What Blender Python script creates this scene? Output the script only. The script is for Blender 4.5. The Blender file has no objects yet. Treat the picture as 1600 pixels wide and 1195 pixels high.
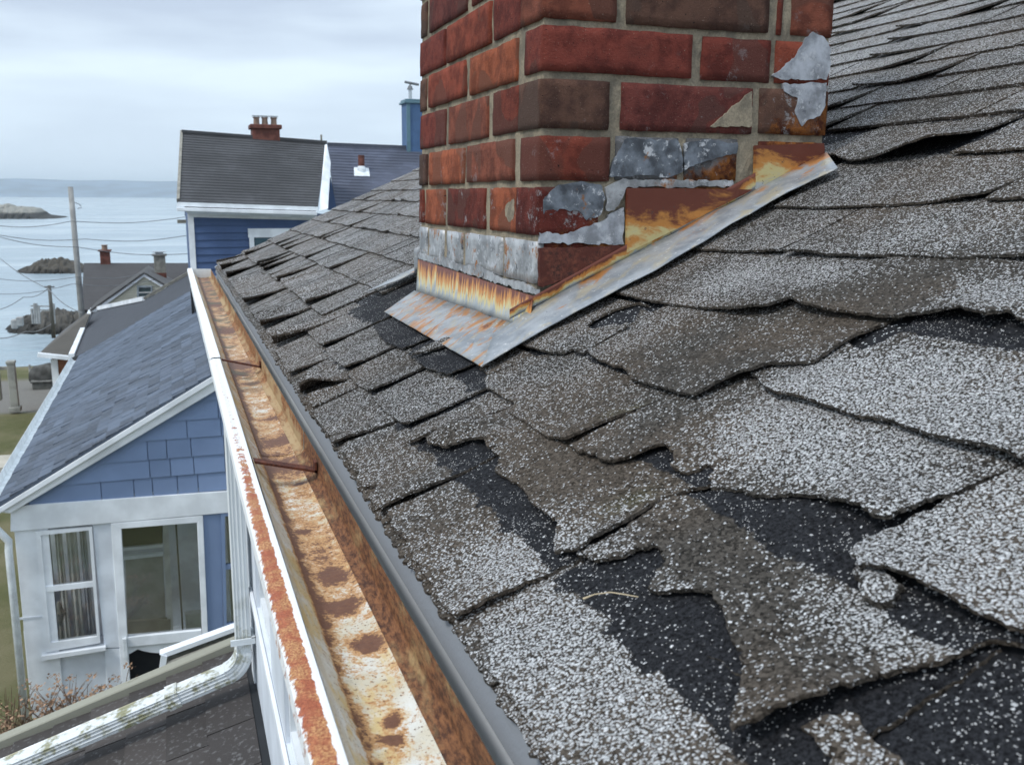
import bpy, bmesh, math, random
from mathutils import Vector as V, noise, geometry
from math import radians as R, sin, cos, tan, pi
random.seed(7)
rnd = random.random
def uni(a, b): return a + (b - a) * rnd()
S = bpy.context.scene
# ------------------------------------------------------------------ camera
# World frame: origin at the camera, +Y runs along the eave, +X up the roof slope, Z up, metres.
F = 1500.; CX, CY = 800., 597.5                      # survey photograph: 1600 x 1195
PITCH = math.atan(289 / F); ROLL = R(0.3); YAW = math.atan(538 / math.hypot(F, 289))
fwd = V((sin(YAW) * cos(PITCH), cos(YAW) * cos(PITCH), -sin(PITCH)))
r0 = V((cos(YAW), -sin(YAW), 0)); u0 = r0.cross(fwd)
rgt = cos(ROLL) * r0 + sin(ROLL) * u0; upv = cos(ROLL) * u0 - sin(ROLL) * r0
cam = bpy.data.cameras.new('camera'); co = bpy.data.objects.new('camera', cam)
S.collection.objects.link(co); S.camera = co
from mathutils import Matrix
m = Matrix((rgt, upv, -fwd)).transposed().to_4x4(); co.matrix_world = m
cam.sensor_width = 36; cam.lens = 36 * F / 1600; cam.clip_start = 0.02; cam.clip_end = 20000
cam.dof.use_dof = True; cam.dof.focus_distance = 1.35; cam.dof.aperture_fstop = 19
# ------------------------------------------------------------------ sky and sun
SUN_EL, SUN_AZ = R(52), R(-110)                      # azimuth from +Y, clockwise
w = bpy.data.worlds.new('World'); S.world = w; w.use_nodes = True
nt = w.node_tree; nt.nodes.clear()
def wn(t, **k):
    n = nt.nodes.new(t)
    for a, b in k.items(): setattr(n, a, b)
    return n
sky = wn('ShaderNodeTexSky', sky_type='NISHITA', sun_disc=False, sun_elevation=SUN_EL, sun_rotation=SUN_AZ)
tc = wn('ShaderNodeTexCoord'); mp = wn('ShaderNodeMapping'); mp.inputs['Scale'].default_value = (1, 1, 5.5)
nz = wn('ShaderNodeTexNoise'); nz.inputs['Scale'].default_value = 2.6; nz.inputs['Detail'].default_value = 5; nz.inputs['Roughness'].default_value = .45
cr = wn('ShaderNodeValToRGB')
cr.color_ramp.elements[0].position = .40; cr.color_ramp.elements[0].color = (4.3, 5.0, 6.1, 1)
cr.color_ramp.elements[1].position = .60; cr.color_ramp.elements[1].color = (6.7, 7.7, 8.6, 1)
mx = wn('ShaderNodeMix', data_type='RGBA'); mx.inputs[0].default_value = .9
bg = wn('ShaderNodeBackground'); bg.inputs[1].default_value = .1; ow = wn('ShaderNodeOutputWorld')
L = nt.links.new
sx = wn('ShaderNodeSeparateXYZ'); mr = wn('ShaderNodeMapRange'); mr.inputs[1].default_value = 0; mr.inputs[2].default_value = .16; mr.inputs[3].default_value = .75; mr.inputs[4].default_value = 0
lo = wn('ShaderNodeMix', data_type='RGBA'); lo.inputs[7].default_value = (7.3, 8.6, 9.9, 1)
L(tc.outputs['Generated'], sx.inputs[0]); L(sx.outputs[2], mr.inputs[0]); L(mr.outputs[0], lo.inputs[0]); L(cr.outputs[0], lo.inputs[6])
L(tc.outputs['Generated'], mp.inputs[0]); L(mp.outputs[0], nz.inputs['Vector']); L(nz.outputs['Fac'], cr.inputs[0])
L(sky.outputs[0], mx.inputs[6]); dm = wn('ShaderNodeMapRange'); dm.inputs[1].default_value = .1; dm.inputs[2].default_value = 1; dm.inputs[3].default_value = 1; dm.inputs[4].default_value = 1.75
vs_ = wn('ShaderNodeVectorMath', operation='SCALE'); L(sx.outputs[2], dm.inputs[0]); L(lo.outputs[2], vs_.inputs[0]); L(dm.outputs[0], vs_.inputs['Scale']); L(vs_.outputs[0], mx.inputs[7]); L(mx.outputs[2], bg.inputs[0]); L(bg.outputs[0], ow.inputs[0])
sl = bpy.data.lights.new('sun', 'SUN'); so = bpy.data.objects.new('sun', sl); S.collection.objects.link(so)
sl.energy = 1.5; sl.angle = R(12); sl.color = (1, .97, .92)
sd = V((sin(SUN_AZ) * cos(SUN_EL), cos(SUN_AZ) * cos(SUN_EL), sin(SUN_EL)))
so.rotation_euler = sd.to_track_quat('Z', 'Y').to_euler()
S.view_settings.view_transform = 'Standard'; S.view_settings.look = 'None'
S.view_settings.exposure = .45; S.view_settings.gamma = 1; S.view_settings.use_curve_mapping = False
# ------------------------------------------------------------------ survey helpers: sight lines met with real planes
def ray(px, py):
    return fwd * F + rgt * (px - CX) - upv * (py - CY)
def aX(px, py, x): r = ray(px, py); return r * (x / r.x)
def aY(px, py, y): r = ray(px, py); return r * (y / r.y)
def aZ(px, py, z): r = ray(px, py); return r * (z / r.z)
def aP(px, py, p, n): r = ray(px, py); return r * (n.dot(p) / n.dot(r))
TH = R(25); CT, ST = cos(TH), sin(TH)
P0 = ray(836, 505) / F * 1.32
NR = V((-ST, 0, CT))
def st(px, py, h=0):
    q = aP(px, py, P0 + NR * h, NR) - NR * h
    return (q.y, (q.x - P0.x) / CT)
def RP(s, t, h=0):
    h -= .010                                        # shingle faces, not the deck, lie on the surveyed plane
    return V((P0.x + t * CT - h * ST, s, P0.z + t * ST + h * CT))
# ------------------------------------------------------------------ object helpers
C = S.collection
def tag(o, label=None, cat=None, group=None, kind=None):
    for k, v in (('label', label), ('category', cat), ('group', group), ('kind', kind)):
        if v: o[k] = v
    return o
def empty(name, loc=(0, 0, 0)):
    o = bpy.data.objects.new(name, None); C.objects.link(o); o.location = loc; o.empty_display_size = .1
    return o
def link(name, me, parent=None):
    o = bpy.data.objects.new(name, me); C.objects.link(o)
    if parent is not None:
        o.parent = parent; o.location = -wloc(parent)
    return o
def wloc(o):
    l = V((0, 0, 0))
    while o is not None: l += o.location; o = o.parent
    return l
def mk(name, vs, fs, mat, parent=None, smooth=False, uv=None, col=None, recalc=True):
    me = bpy.data.meshes.new(name); me.from_pydata([tuple(v) for v in vs], [], fs); me.validate()
    if recalc:
        bm = bmesh.new(); bm.from_mesh(me); bmesh.ops.recalc_face_normals(bm, faces=bm.faces); bm.to_mesh(me); bm.free()
    if smooth: me.polygons.foreach_set('use_smooth', [True] * len(me.polygons))
    if uv:
        l = me.uv_layers.new(name='UVMap')
        for lp in me.loops: l.data[lp.index].uv = uv[lp.vertex_index]
    if col:
        a = me.color_attributes.new('mask', 'FLOAT_COLOR', 'POINT')
        for i, c in enumerate(col): a.data[i].color = (*c, 1)
    me.materials.append(mat)
    return link(name, me, parent)
class MB:
    def __init__(s): s.v = []; s.f = []
    def add(s, vs, fs):
        b = len(s.v); s.v += [V(v) for v in vs]; s.f += [[i + b for i in f] for f in fs]; return s
    def hexa(s, a, b):   # two quads, loop a and loop b
        return s.add(list(a) + list(b), [[0, 1, 2, 3], [7, 6, 5, 4], [0, 4, 5, 1], [1, 5, 6, 2], [2, 6, 7, 3], [3, 7, 4, 0]])
    def box(s, x0, x1, y0, y1, z0, z1):
        return s.hexa([(x0, y0, z0), (x1, y0, z0), (x1, y1, z0), (x0, y1, z0)], [(x0, y0, z1), (x1, y0, z1), (x1, y1, z1), (x0, y1, z1)])
    def slab(s, pts, d):   # polygon pushed along vector d
        n = len(pts); d = V(d); pts = [V(p) for p in pts]
        return s.add(pts + [p + d for p in pts], [list(range(n)), list(range(2 * n - 1, n - 1, -1))] + [[i, i + n, (i + 1) % n + n, (i + 1) % n] for i in range(n)])
    def bar(s, a, b, w, h, up=(0, 0, 1)):
        a, b = V(a), V(b); d = (b - a).normalized(); x = d.cross(V(up)).normalized() * w / 2; y = x.cross(d).normalized() * h / 2
        return s.hexa([a - x - y, a + x - y, a + x + y, a - x + y], [b - x - y, b + x - y, b + x + y, b - x + y])
    def tube(s, pts, rs, n=8):
        pts = [V(p) for p in pts]; rs = rs if isinstance(rs, (list, tuple)) else [rs] * len(pts)
        vs, fs = [], []
        for i, p in enumerate(pts):
            d = (pts[min(i + 1, len(pts) - 1)] - pts[max(i - 1, 0)]).normalized()
            a = d.cross(V((0, 0, 1)) if abs(d.z) < .9 else V((1, 0, 0))).normalized(); b = d.cross(a)
            for k in range(n): vs.append(p + (a * cos(2 * pi * k / n) + b * sin(2 * pi * k / n)) * rs[i])
        for i in range(len(pts) - 1):
            for k in range(n): fs.append([i * n + k, i * n + (k + 1) % n, (i + 1) * n + (k + 1) % n, (i + 1) * n + k])
        fs += [list(range(n))[::-1], list(range((len(pts) - 1) * n, len(pts) * n))]
        return s.add(vs, fs)
    def lathe(s, c, prof, n=14):
        c = V(c); vs = [c + V((r * cos(2 * pi * k / n), r * sin(2 * pi * k / n), z)) for r, z in prof for k in range(n)]
        fs = [[i * n + k, i * n + (k + 1) % n, (i + 1) * n + (k + 1) % n, (i + 1) * n + k] for i in range(len(prof) - 1) for k in range(n)]
        return s.add(vs, fs + [list(range(n))[::-1], list(range((len(prof) - 1) * n, len(prof) * n))])
    def build(s, name, mat, parent=None, bevel=0, smooth=False):
        o = mk(name, s.v, s.f, mat, parent, smooth)
        if bevel:
            bm = bmesh.new(); bm.from_mesh(o.data)
            bmesh.ops.bevel(bm, geom=[e for e in bm.edges if e.is_manifold and e.calc_face_angle(0) > .5], offset=bevel, segments=1, affect='EDGES')
            bm.to_mesh(o.data); bm.free()
        return o
def fbm(p, o=4): return noise.fractal(V(p), 1.0, 2.0, o)      # about -1..1
def lerp(a, b, f): return a + (b - a) * f
def sm(a, b, x):
    x = min(1, max(0, (x - a) / (b - a))); return x * x * (3 - 2 * x)
# ------------------------------------------------------------------ material helper
class Mat:
    def __init__(s, name, rough=.7, spec=.5, metal=0):
        s.m = bpy.data.materials.new(name); s.m.use_nodes = True; s.t = s.m.node_tree
        s.b = s.t.nodes['Principled BSDF']; s.b.inputs['Roughness'].default_value = rough
        s.b.inputs['Specular IOR Level'].default_value = spec; s.b.inputs['Metallic'].default_value = metal
        s.g = s.n('ShaderNodeNewGeometry').outputs['Position']
    def n(s, t, **k):
        n = s.t.nodes.new(t)
        for a, b in k.items(): setattr(n, a, b)
        return n
    def put(s, sock, v):
        if isinstance(v, bpy.types.NodeSocket): s.t.links.new(v, sock)
        elif isinstance(v, (tuple, list)): sock.default_value = (*v, 1) if len(v) == 3 and len(sock.default_value) == 4 else v
        else: sock.default_value = v
    def math(s, op, a, b=0., c=0., clamp=False):
        n = s.n('ShaderNodeMath', operation=op, use_clamp=clamp); s.put(n.inputs[0], a); s.put(n.inputs[1], b); s.put(n.inputs[2], c); return n.outputs[0]
    def map(s, v=None, sc=(1, 1, 1), loc=(0, 0, 0), rot=(0, 0, 0)):
        n = s.n('ShaderNodeMapping'); s.put(n.inputs[0], v or s.g); n.inputs['Scale'].default_value = sc; n.inputs['Location'].default_value = loc; n.inputs['Rotation'].default_value = rot; return n.outputs[0]
    def noise(s, scale, det=4, rough=.55, v=None, dist=0):
        n = s.n('ShaderNodeTexNoise'); s.put(n.inputs['Vector'], v or s.g); n.inputs['Scale'].default_value = scale
        n.inputs['Detail'].default_value = det; n.inputs['Roughness'].default_value = rough; n.inputs['Distortion'].default_value = dist; return n.outputs['Fac']
    def vor(s, scale, v=None, out='Color', feat='F1'):
        n = s.n('ShaderNodeTexVoronoi', feature=feat); s.put(n.inputs['Vector'], v or s.g); n.inputs['Scale'].default_value = scale
        return n.outputs[out]
    def ramp(s, f, a, b):   # linear step a..b -> 0..1
        n = s.n('ShaderNodeMapRange', interpolation_type='SMOOTHSTEP'); s.put(n.inputs[0], f); s.put(n.inputs[1], a); s.put(n.inputs[2], b); return n.outputs[0]
    def mix(s, f, a, b, mode='MIX'):
        n = s.n('ShaderNodeMix', data_type='RGBA', blend_type=mode, clamp_factor=True); s.put(n.inputs[0], f); s.put(n.inputs[6], a); s.put(n.inputs[7], b); return n.outputs[2]
    def attr(s, name='mask'):
        n = s.n('ShaderNodeAttribute', attribute_name=name); x = s.n('ShaderNodeSeparateColor'); s.t.links.new(n.outputs['Color'], x.inputs[0]); return x.outputs
    def oi(s, o='Color'): return s.n('ShaderNodeObjectInfo').outputs[o]
    def sep(s, v):
        n = s.n('ShaderNodeSeparateXYZ'); s.put(n.inputs[0], v); return n.outputs
    def uv(s): return s.n('ShaderNodeTexCoord').outputs['UV']
    def col(s, c): s.put(s.b.inputs['Base Color'], c); return s
    def rough(s, r): s.put(s.b.inputs['Roughness'], r); return s
    def bump(s, h, st=.5, d=.002):
        n = s.n('ShaderNodeBump'); n.inputs['Strength'].default_value = st; n.inputs['Distance'].default_value = d
        s.put(n.inputs['Height'], h); s.t.links.new(n.outputs[0], s.b.inputs['Normal']); return s
def plain(name, c, rough=.7, var=.15, sc=6, bump=0, bs=40, metal=0, objvar=0):
    M = Mat(name, rough, .3, metal)
    k = M.mix(M.ramp(M.noise(sc), .35, .65), [x * (1 - var) for x in c], [min(1, x * (1 + var)) for x in c])
    if objvar: k = M.mix(1., k, M.mix(M.oi('Random'), (1 - objvar,) * 3, (1 + objvar,) * 3), 'MULTIPLY')
    M.col(k)
    if bump: M.bump(M.noise(bs, 5), .6, bump)
    return M.m
# ---- granule shingles: mask.r = pale granule cover, mask.g = bare asphalt, mask.b = lichen tint
def shingle_mat():
    M = Mat('asphalt_granules', .62, .5); a = M.attr()
    wv = M.n('ShaderNodeVectorMath', operation='ADD'); M.put(wv.inputs[0], M.g)
    wob = M.n('ShaderNodeTexNoise'); wob.inputs['Scale'].default_value = 260; M.put(wob.inputs['Vector'], M.g)
    sc = M.n('ShaderNodeVectorMath', operation='SCALE'); M.put(sc.inputs[0], wob.outputs['Color']); sc.inputs['Scale'].default_value = .0042
    M.t.links.new(sc.outputs[0], wv.inputs[1]); P = wv.outputs[0]
    v1 = M.n('ShaderNodeTexVoronoi'); v1.inputs['Scale'].default_value = 500; M.put(v1.inputs['Vector'], P)
    s1 = M.n('ShaderNodeSeparateColor'); M.t.links.new(v1.outputs['Color'], s1.inputs[0])
    streak = M.noise(26, 4, .6, M.map(sc=(.22, 1, .22)))
    blot = M.noise(9, 3, .5)
    d = M.math('ADD', a[0], M.math('MULTIPLY', M.math('SUBTRACT', blot, .5), .55))
    d = M.math('ADD', d, M.math('ADD', M.math('MULTIPLY', M.math('SUBTRACT', streak, .5), .5), M.math('MULTIPLY', M.math('SUBTRACT', M.noise(95, 4, .65, M.map(sc=(.12, 1, .12))), .5), M.math('MULTIPLY', M.ramp(M.sep(M.g)[1], 1.5, 2.4), 1.9))))
    d = M.math('ADD', d, M.math('MULTIPLY', M.math('SUBTRACT', M.noise(75, 3), .5), .5))
    head = M.ramp(M.math('ADD', a[1], M.math('MULTIPLY', M.math('SUBTRACT', M.noise(120, 3), .5), .7)), .4, .6)
    d = M.math('MULTIPLY', M.math('MAXIMUM', d, .06), M.math('SUBTRACT', 1., M.math('MULTIPLY', head, .93)))
    core = M.ramp(v1.outputs['Distance'], .60, .42)
    w_ = M.math('MULTIPLY', M.ramp(s1.outputs[0], M.math('SUBTRACT', .99, d), M.math('SUBTRACT', 1.04, d)), core)
    warm = M.mix(M.ramp(M.noise(5, 2), .4, .6), (.115, .086, .060), (.066, .058, .048))
    warm = M.mix(a[2], warm, (.10, .09, .035))
    base = M.mix(s1.outputs[1], M.mix(.8, warm, (.003, .003, .003)), M.mix(.35, warm, (.22, .20, .18)))
    base = M.mix(head, base, M.mix(M.ramp(M.noise(330, 6, .8), .35, .68), (.003, .003, .004), (.046, .048, .054)))
    v2 = M.n('ShaderNodeTexVoronoi'); v2.inputs['Scale'].default_value = 820; M.put(v2.inputs['Vector'], M.g)
    s2 = M.n('ShaderNodeSeparateColor'); M.t.links.new(v2.outputs['Color'], s2.inputs[0])
    gd = M.math('SUBTRACT', .985, M.math('MULTIPLY', M.ramp(M.noise(16, 4, .6), .42, .65), .16))
    grit = M.math('MULTIPLY', M.math('MULTIPLY', M.math('GREATER_THAN', s2.outputs[0], gd), M.ramp(v2.outputs['Distance'], .5, .35)), head)
    base = M.mix(grit, base, (.62, .61, .60))
    M.col(M.mix(w_, base, M.mix(s1.outputs[2], (.50, .50, .50), (.96, .96, .97))))
    M.rough(M.mix(w_, (.85,) * 3, (.40,) * 3)); M.put(M.b.inputs['Specular IOR Level'], M.math('MULTIPLY_ADD', w_, .45, .10))
    hgt = M.math('MULTIPLY', M.ramp(v1.outputs['Distance'], .75, .1), M.math('ADD', .35, M.math('MULTIPLY', w_, .65)))
    hgt = M.math('MULTIPLY', hgt, M.math('SUBTRACT', 1., M.math('MULTIPLY', head, .6)))
    M.bump(M.math('ADD', hgt, M.math('MULTIPLY', M.noise(170, 6, .75), 2.2)), 1., .0020)
    return M.m
M_SH = shingle_mat()
def deck_mat():
    M = Mat('asphalt_underlay', .85); v = M.vor(640)
    s_ = M.n('ShaderNodeSeparateColor'); M.t.links.new(v, s_.inputs[0])
    M.col(M.mix(M.ramp(s_.outputs[0], .955, .97), M.mix(M.noise(200), (.003, .003, .004), (.040, .042, .047)), (.75, .76, .78)))
    M.put(M.b.inputs['Specular IOR Level'], .12); M.bump(M.math('ADD', M.noise(260, 7, .8), M.math('MULTIPLY', M.noise(26, 4, .6), 3.)), 1., .0025); return M.m
M_DECK = deck_mat()
def brick_mat():
    M = Mat('fired_brick', .9, .15)
    c = M.mix(M.ramp(M.noise(28, 6, .68), .36, .64), M.mix(1., M.oi(), (.60, .56, .58), 'MULTIPLY'), M.mix(1., M.oi(), (1.18, 1.1, 1.05), 'MULTIPLY'))
    c = M.mix(M.ramp(M.noise(6, 3, .5, M.map(loc=(4, 1, 7)), .8), .56, .575), c, M.mix(.45, M.oi(), (.055, .04, .034)))
    c = M.mix(M.ramp(M.noise(14, 4, .6), .58, .75), c, M.mix(.5, M.oi(), (.03, .018, .016)))
    c = M.mix(M.ramp(M.noise(380, 4, .75), .62, .72), c, (.34, .26, .21))
    c = M.mix(M.ramp(M.noise(150, 3, .7), .67, .71), c, (.02, .012, .012))
    x, y, z = M.sep(M.g); hh = M.math('SUBTRACT', z, M.math('MULTIPLY_ADD', x, tan(TH), P0.z - P0.x * tan(TH)))
    rt = M.math('ADD', M.ramp(hh, .20, .02), M.math('MULTIPLY', M.math('SUBTRACT', M.noise(24, 6, .7), .5), 1.6))
    rt = M.math('MULTIPLY', M.ramp(rt, .55, .85), M.ramp(x, .49, .54))
    c = M.mix(rt, c, M.mix(M.ramp(M.noise(36, 5, .7), .4, .6), (.06, .018, .010), (.26, .095, .025)))
    lm = M.math('MULTIPLY', M.ramp(M.noise(22, 7, .78, M.map(loc=(9, 3, 2))), .57, .64), M.ramp(hh, .30, .10, ))
    lm = M.math('MULTIPLY', lm, .75)
    c = M.mix(lm, c, (.33, .34, .35))
    M.col(c); M.bump(M.math('ADD', M.noise(60, 6, .7), M.math('MULTIPLY', M.noise(380, 4, .75), .9)), 1., .0032); return M.m
M_BR = brick_mat()
def mortar_mat():
    M = Mat('lime_mortar', .95, .2)
    c = M.mix(M.noise(300, 4, .7), (.11, .09, .065), (.48, .41, .30))
    c = M.mix(M.ramp(M.noise(18, 5, .65), .45, .62), c, M.mix(.6, c, (.10, .09, .075)))
    M.col(c); M.bump(M.noise(380, 5, .7), .9, .002); return M.m
M_MO = mortar_mat()
def silver(name, rust=.3, dark=.3, base=(.36, .39, .43)):
    M = Mat(name, .5, .5, .25)
    c = M.mix(M.ramp(M.noise(26, 5, .65), .35, .65), [x * .45 for x in base], base)
    c = M.mix(M.ramp(M.noise(40, 4, .6), .66 - dark * .2, .7), c, (.05, .055, .065))
    c = M.mix(M.ramp(M.noise(45, 7, .75), .54, .62), c, (.50, .51, .53))
    rf = M.ramp(M.noise(30, 6, .7, M.map(loc=(3, 1, 2))), .68 - rust * .3, .74 - rust * .2)
    c = M.mix(rf, c, M.mix(M.noise(80, 4), (.17, .055, .018), (.42, .2, .07)))
    M.col(c); M.rough(M.mix(rf, (.45,) * 3, (.9,) * 3)); M.bump(M.noise(120, 6, .75), .5, .0006); return M.m
M_SIL = silver('silver_roof_paint', .12, .3, (.46, .48, .52))
M_SILB = silver('flaking_silver_paint', .45, .3, (.42, .43, .44))
def flash_mat(name, sc, top=.0, rust=.5):
    # uv.x along the metal (metres), uv.y from the fold (0) outward (1)
    M = Mat(name, .5, .5, .2); u = M.uv(); x, y, _ = M.sep(u)
    m_ = M.map(u, sc=sc); n1 = M.noise(1, 5, .62, m_, .6); n2 = M.noise(1, 5, .6, M.map(u, sc=[a * 2.3 for a in sc], loc=(5, 2, 0)), .5)
    c = M.mix(M.ramp(M.noise(24, 5, .65), .35, .65), (.20, .22, .24), (.33, .35, .37))
    c = M.mix(M.math('MULTIPLY', M.ramp(n2, .50, .68), .7), c, (.40, .34, .22))
    c = M.mix(M.ramp(M.noise(120, 5, .75), .60, .66), c, (.55, .56, .56))
    rf = M.math('ADD', n1, M.math('MULTIPLY', y, top))
    c = M.mix(M.ramp(rf, .58 - rust * .1, .68 - rust * .1), c, (.42, .19, .06))
    c = M.mix(M.ramp(rf, .67 - rust * .1, .80 - rust * .1), c, (.17, .06, .025))
    c = M.mix(M.ramp(M.noise(1, 3, .6, M.map(u, sc=(90, 14, 1))), .69, .72), c, (.07, .07, .07))
    M.col(c); M.bump(M.noise(160, 4, .7), .4, .001); return M.m
M_AR = flash_mat('apron_rust_streaks', (30, 1.5, 1), -.03, .95)
M_SF = flash_mat('step_flashing_metal', (7, 1.2, 1), -.10, .70)
def grad_rust(name, sc, shift=0.):
    M = Mat(name, .55, .4, .15); u = M.uv(); x, y, _ = M.sep(u)
    n = M.math('MULTIPLY', M.math('SUBTRACT', M.noise(1, 6, .66, M.map(u, sc=sc), .5), .5), 1.9)
    f = M.math('ADD', M.math('ADD', y, n), shift)
    c = M.mix(M.ramp(M.noise(30, 5, .6), .35, .65), (.24, .27, .29), (.37, .39, .38))
    c = M.mix(M.ramp(f, .15, .38), c, (.50, .42, .20)); c = M.mix(M.ramp(f, .38, .58), c, (.44, .19, .045))
    c = M.mix(M.ramp(f, .62, .86), c, (.12, .032, .018)); c = M.mix(M.ramp(M.noise(110, 5, .75), .62, .68), c, (.06, .05, .045))
    M.col(c); M.bump(M.noise(150, 5, .75), .5, .001); return M.m
def gutter_floor():
    M = Mat('gutter_floor_paint', .55, .4); a = M.attr(); x, y, z = M.sep(M.g)
    c = M.mix(M.ramp(M.noise(14, 4), .35, .65), (.50, .44, .31), (.64, .64, .60))
    c = M.mix(M.ramp(M.noise(26, 6, .72, M.map(sc=(1, .5, 1))), .46, .62), c, (.56, .42, .20))
    f = M.math('ADD', a[0], M.math('MULTIPLY', M.math('SUBTRACT', M.noise(48, 7, .78), .5), 1.9))
    f2 = M.math('ADD', f, M.math('MULTIPLY', M.math('SUBTRACT', M.noise(300, 4, .75), .5), 1.3))
    c = M.mix(M.ramp(f2, .26, .50), c, (.46, .25, .10))
    c = M.mix(M.ramp(f2, .55, .78), c, M.mix(M.noise(200), (.075, .03, .018), (.2, .085, .04)))
    c = M.mix(M.ramp(M.noise(300, 4, .75), .60, .63), c, (.10, .045, .025))
    c = M.mix(M.math('MULTIPLY', M.ramp(M.noise(11, 4, .6, M.map(loc=(7, 0, 0))), .52, .62), a[1]), c, (.07, .065, .03))
    M.col(c); M.bump(M.math('ADD', M.noise(200, 5, .7), f), .5, .001); return M.m
M_GF = gutter_floor()
def rusty(name, paint, lo, hi, sc=40, c1=(.11, .035, .015), c2=(.38, .15, .05), stretch=(1, .35, 1)):
    M = Mat(name, .75, .3); mv = M.map(sc=stretch)
    f = M.noise(sc, 7, .7, mv)
    c = M.mix(M.ramp(f, lo, hi), paint, M.mix(M.ramp(M.noise(220, 5, .75, mv), .35, .65), c1, c2))
    M.col(c); M.bump(M.noise(230, 5, .75), .8, .0012); return M.m
M_GB = rusty('gutter_back_rust', (.36, .25, .12), .28, .50, 30, (.055, .022, .013), (.24, .105, .045))
M_GBF = rusty('gutter_back_tan', (.40, .29, .16), .42, .58, 22, (.13, .05, .02), (.35, .17, .07))
M_STRAP = rusty('strap_rust', (.16, .05, .025), .2, .5, 60, (.045, .014, .01), (.13, .04, .02))
M_GIN = rusty('gutter_inner_paint', (.78, .70, .55), .44, .54, 70, (.13, .04, .02), (.34, .13, .05))
M_DRIP = rusty('drip_edge_grey', (.235, .25, .27), .78, .86, 20, (.1, .09, .08), (.2, .19, .18))
def lip_mat():
    M = Mat('gutter_lip', .6, .4); a = M.attr()
    f = M.math('ADD', a[0], M.math('MULTIPLY', M.math('SUBTRACT', M.noise(90, 7, .82), .5), 2.0))
    n = M.noise(520, 5, .8)
    r = M.mix(M.ramp(n, .38, .62), (.22, .05, .02), M.mix(M.ramp(M.noise(40, 5, .7), .4, .6), (.42, .12, .05), (.58, .32, .13)))
    M.col(M.mix(M.ramp(f, .42, .52), (.74, .75, .75), r)); M.bump(n, .7, .0008); return M.m
M_LIP = lip_mat()
M_WHT = plain('white_paint', (.76, .79, .82), .55, .10, 3)
M_WALL = plain('white_wall_paint', (.64, .68, .73), .6, .12, 2.5, .001, 60)
M_ALU = plain('white_aluminium', (.66, .70, .72), .35, .12, 9)
def pipe_mat():
    M = Mat('downspout_paint', .38, .5); x, y, z = M.sep(M.g)
    nrm = M.sep(M.n('ShaderNodeNewGeometry').outputs['Normal'])
    f = M.ramp(M.noise(16, 5, .65), .47, .62)
    f = M.math('MULTIPLY', f, M.ramp(z, -1.2, -1.62))
    M.col(M.mix(f, M.mix(M.noise(7), (.58, .62, .64), (.74, .77, .78)), M.mix(M.noise(60), (.13, .13, .06), (.34, .33, .2)))); return M.m
M_PIPE = pipe_mat()
M_BLUE = plain('blue_siding_paint', (.19, .26, .41), .6, .06, 2, 0, 40, objvar=.08)
M_NAVY = plain('navy_clapboard_paint', (.055, .095, .20), .55, .08, 2, objvar=.06)
def slate(name, c, rough=.75, v=.35, bs=60):
    M = Mat(name, rough)
    k = M.mix(M.oi('Random'), [x * (1 - v) for x in c], [x * (1 + v) for x in c])
    k = M.mix(M.ramp(M.noise(1.7, 4), .35, .65), M.mix(1., k, (.8, .8, .82), 'MULTIPLY'), k)
    k = M.mix(M.ramp(M.noise(55, 3), .55, .7), k, M.mix(.5, k, (.2, .2, .2)))
    M.col(k); M.bump(M.noise(bs, 4), .6, .003); return M.m
M_SLB = slate('blue_grey_roofing', (.068, .088, .122))
M_SLD = slate('dark_roofing', (.048, .05, .056))
M_SLG = slate('grey_roofing', (.062, .06, .058))
M_SLN = slate('slate_blue_roofing', (.068, .078, .108))
M_LOW = slate('brown_low_roofing', (.052, .045, .042), .85, .3, 300)
M_WOOD = rusty('weathered_board', (.30, .295, .24), .6, .75, 30, (.10, .09, .06), (.2, .18, .12), (.1, 1, 1))
M_BRF = plain('far_brick', (.13, .05, .038), .85, .25, 8, .004, 50)
M_POT = plain('clay_pot', (.24, .17, .13), .8, .2, 8)
M_STUC = plain('grey_stucco', (.24, .23, .20), .9, .2, 8)
M_CREAM = plain('cream_siding', (.60, .58, .47), .7, .05, 2, objvar=.04)
M_TEAL = plain('teal_cap', (.10, .18, .22), .5, .1, 4)
M_CHB = plain('blue_chimney_paint', (.065, .125, .24), .6, .1, 3)
M_ZINC = plain('zinc', (.45, .48, .5), .35, .15, 5, metal=.5)
M_DARK = plain('dark_interior', (.02, .022, .025), .8)  # near-black; on the porch plates it paints the shade of unlit depth
M_ROOM = plain('room_wall', (.55, .57, .62), .9, .25, 2)
M_CURT = plain('curtain', (.6, .6, .58), .9, .15, 5)
M_CONC = plain('concrete', (.30, .30, .27), .9, .2, 4, .004, 30)
M_POLE = plain('weathered_pole', (.30, .30, .29), .85, .2, 3)
M_WIRE = plain('wire', (.16, .17, .18), .6)
M_TWIG = plain('dry_twig', (.14, .09, .06), .9, .3, 20)
M_LEAF = plain('dry_flower_head', (.30, .19, .12), .9, .3, 20)
M_RED = plain('russet_shingle_wall', (.20, .085, .045), .8, .2, 4)
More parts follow.
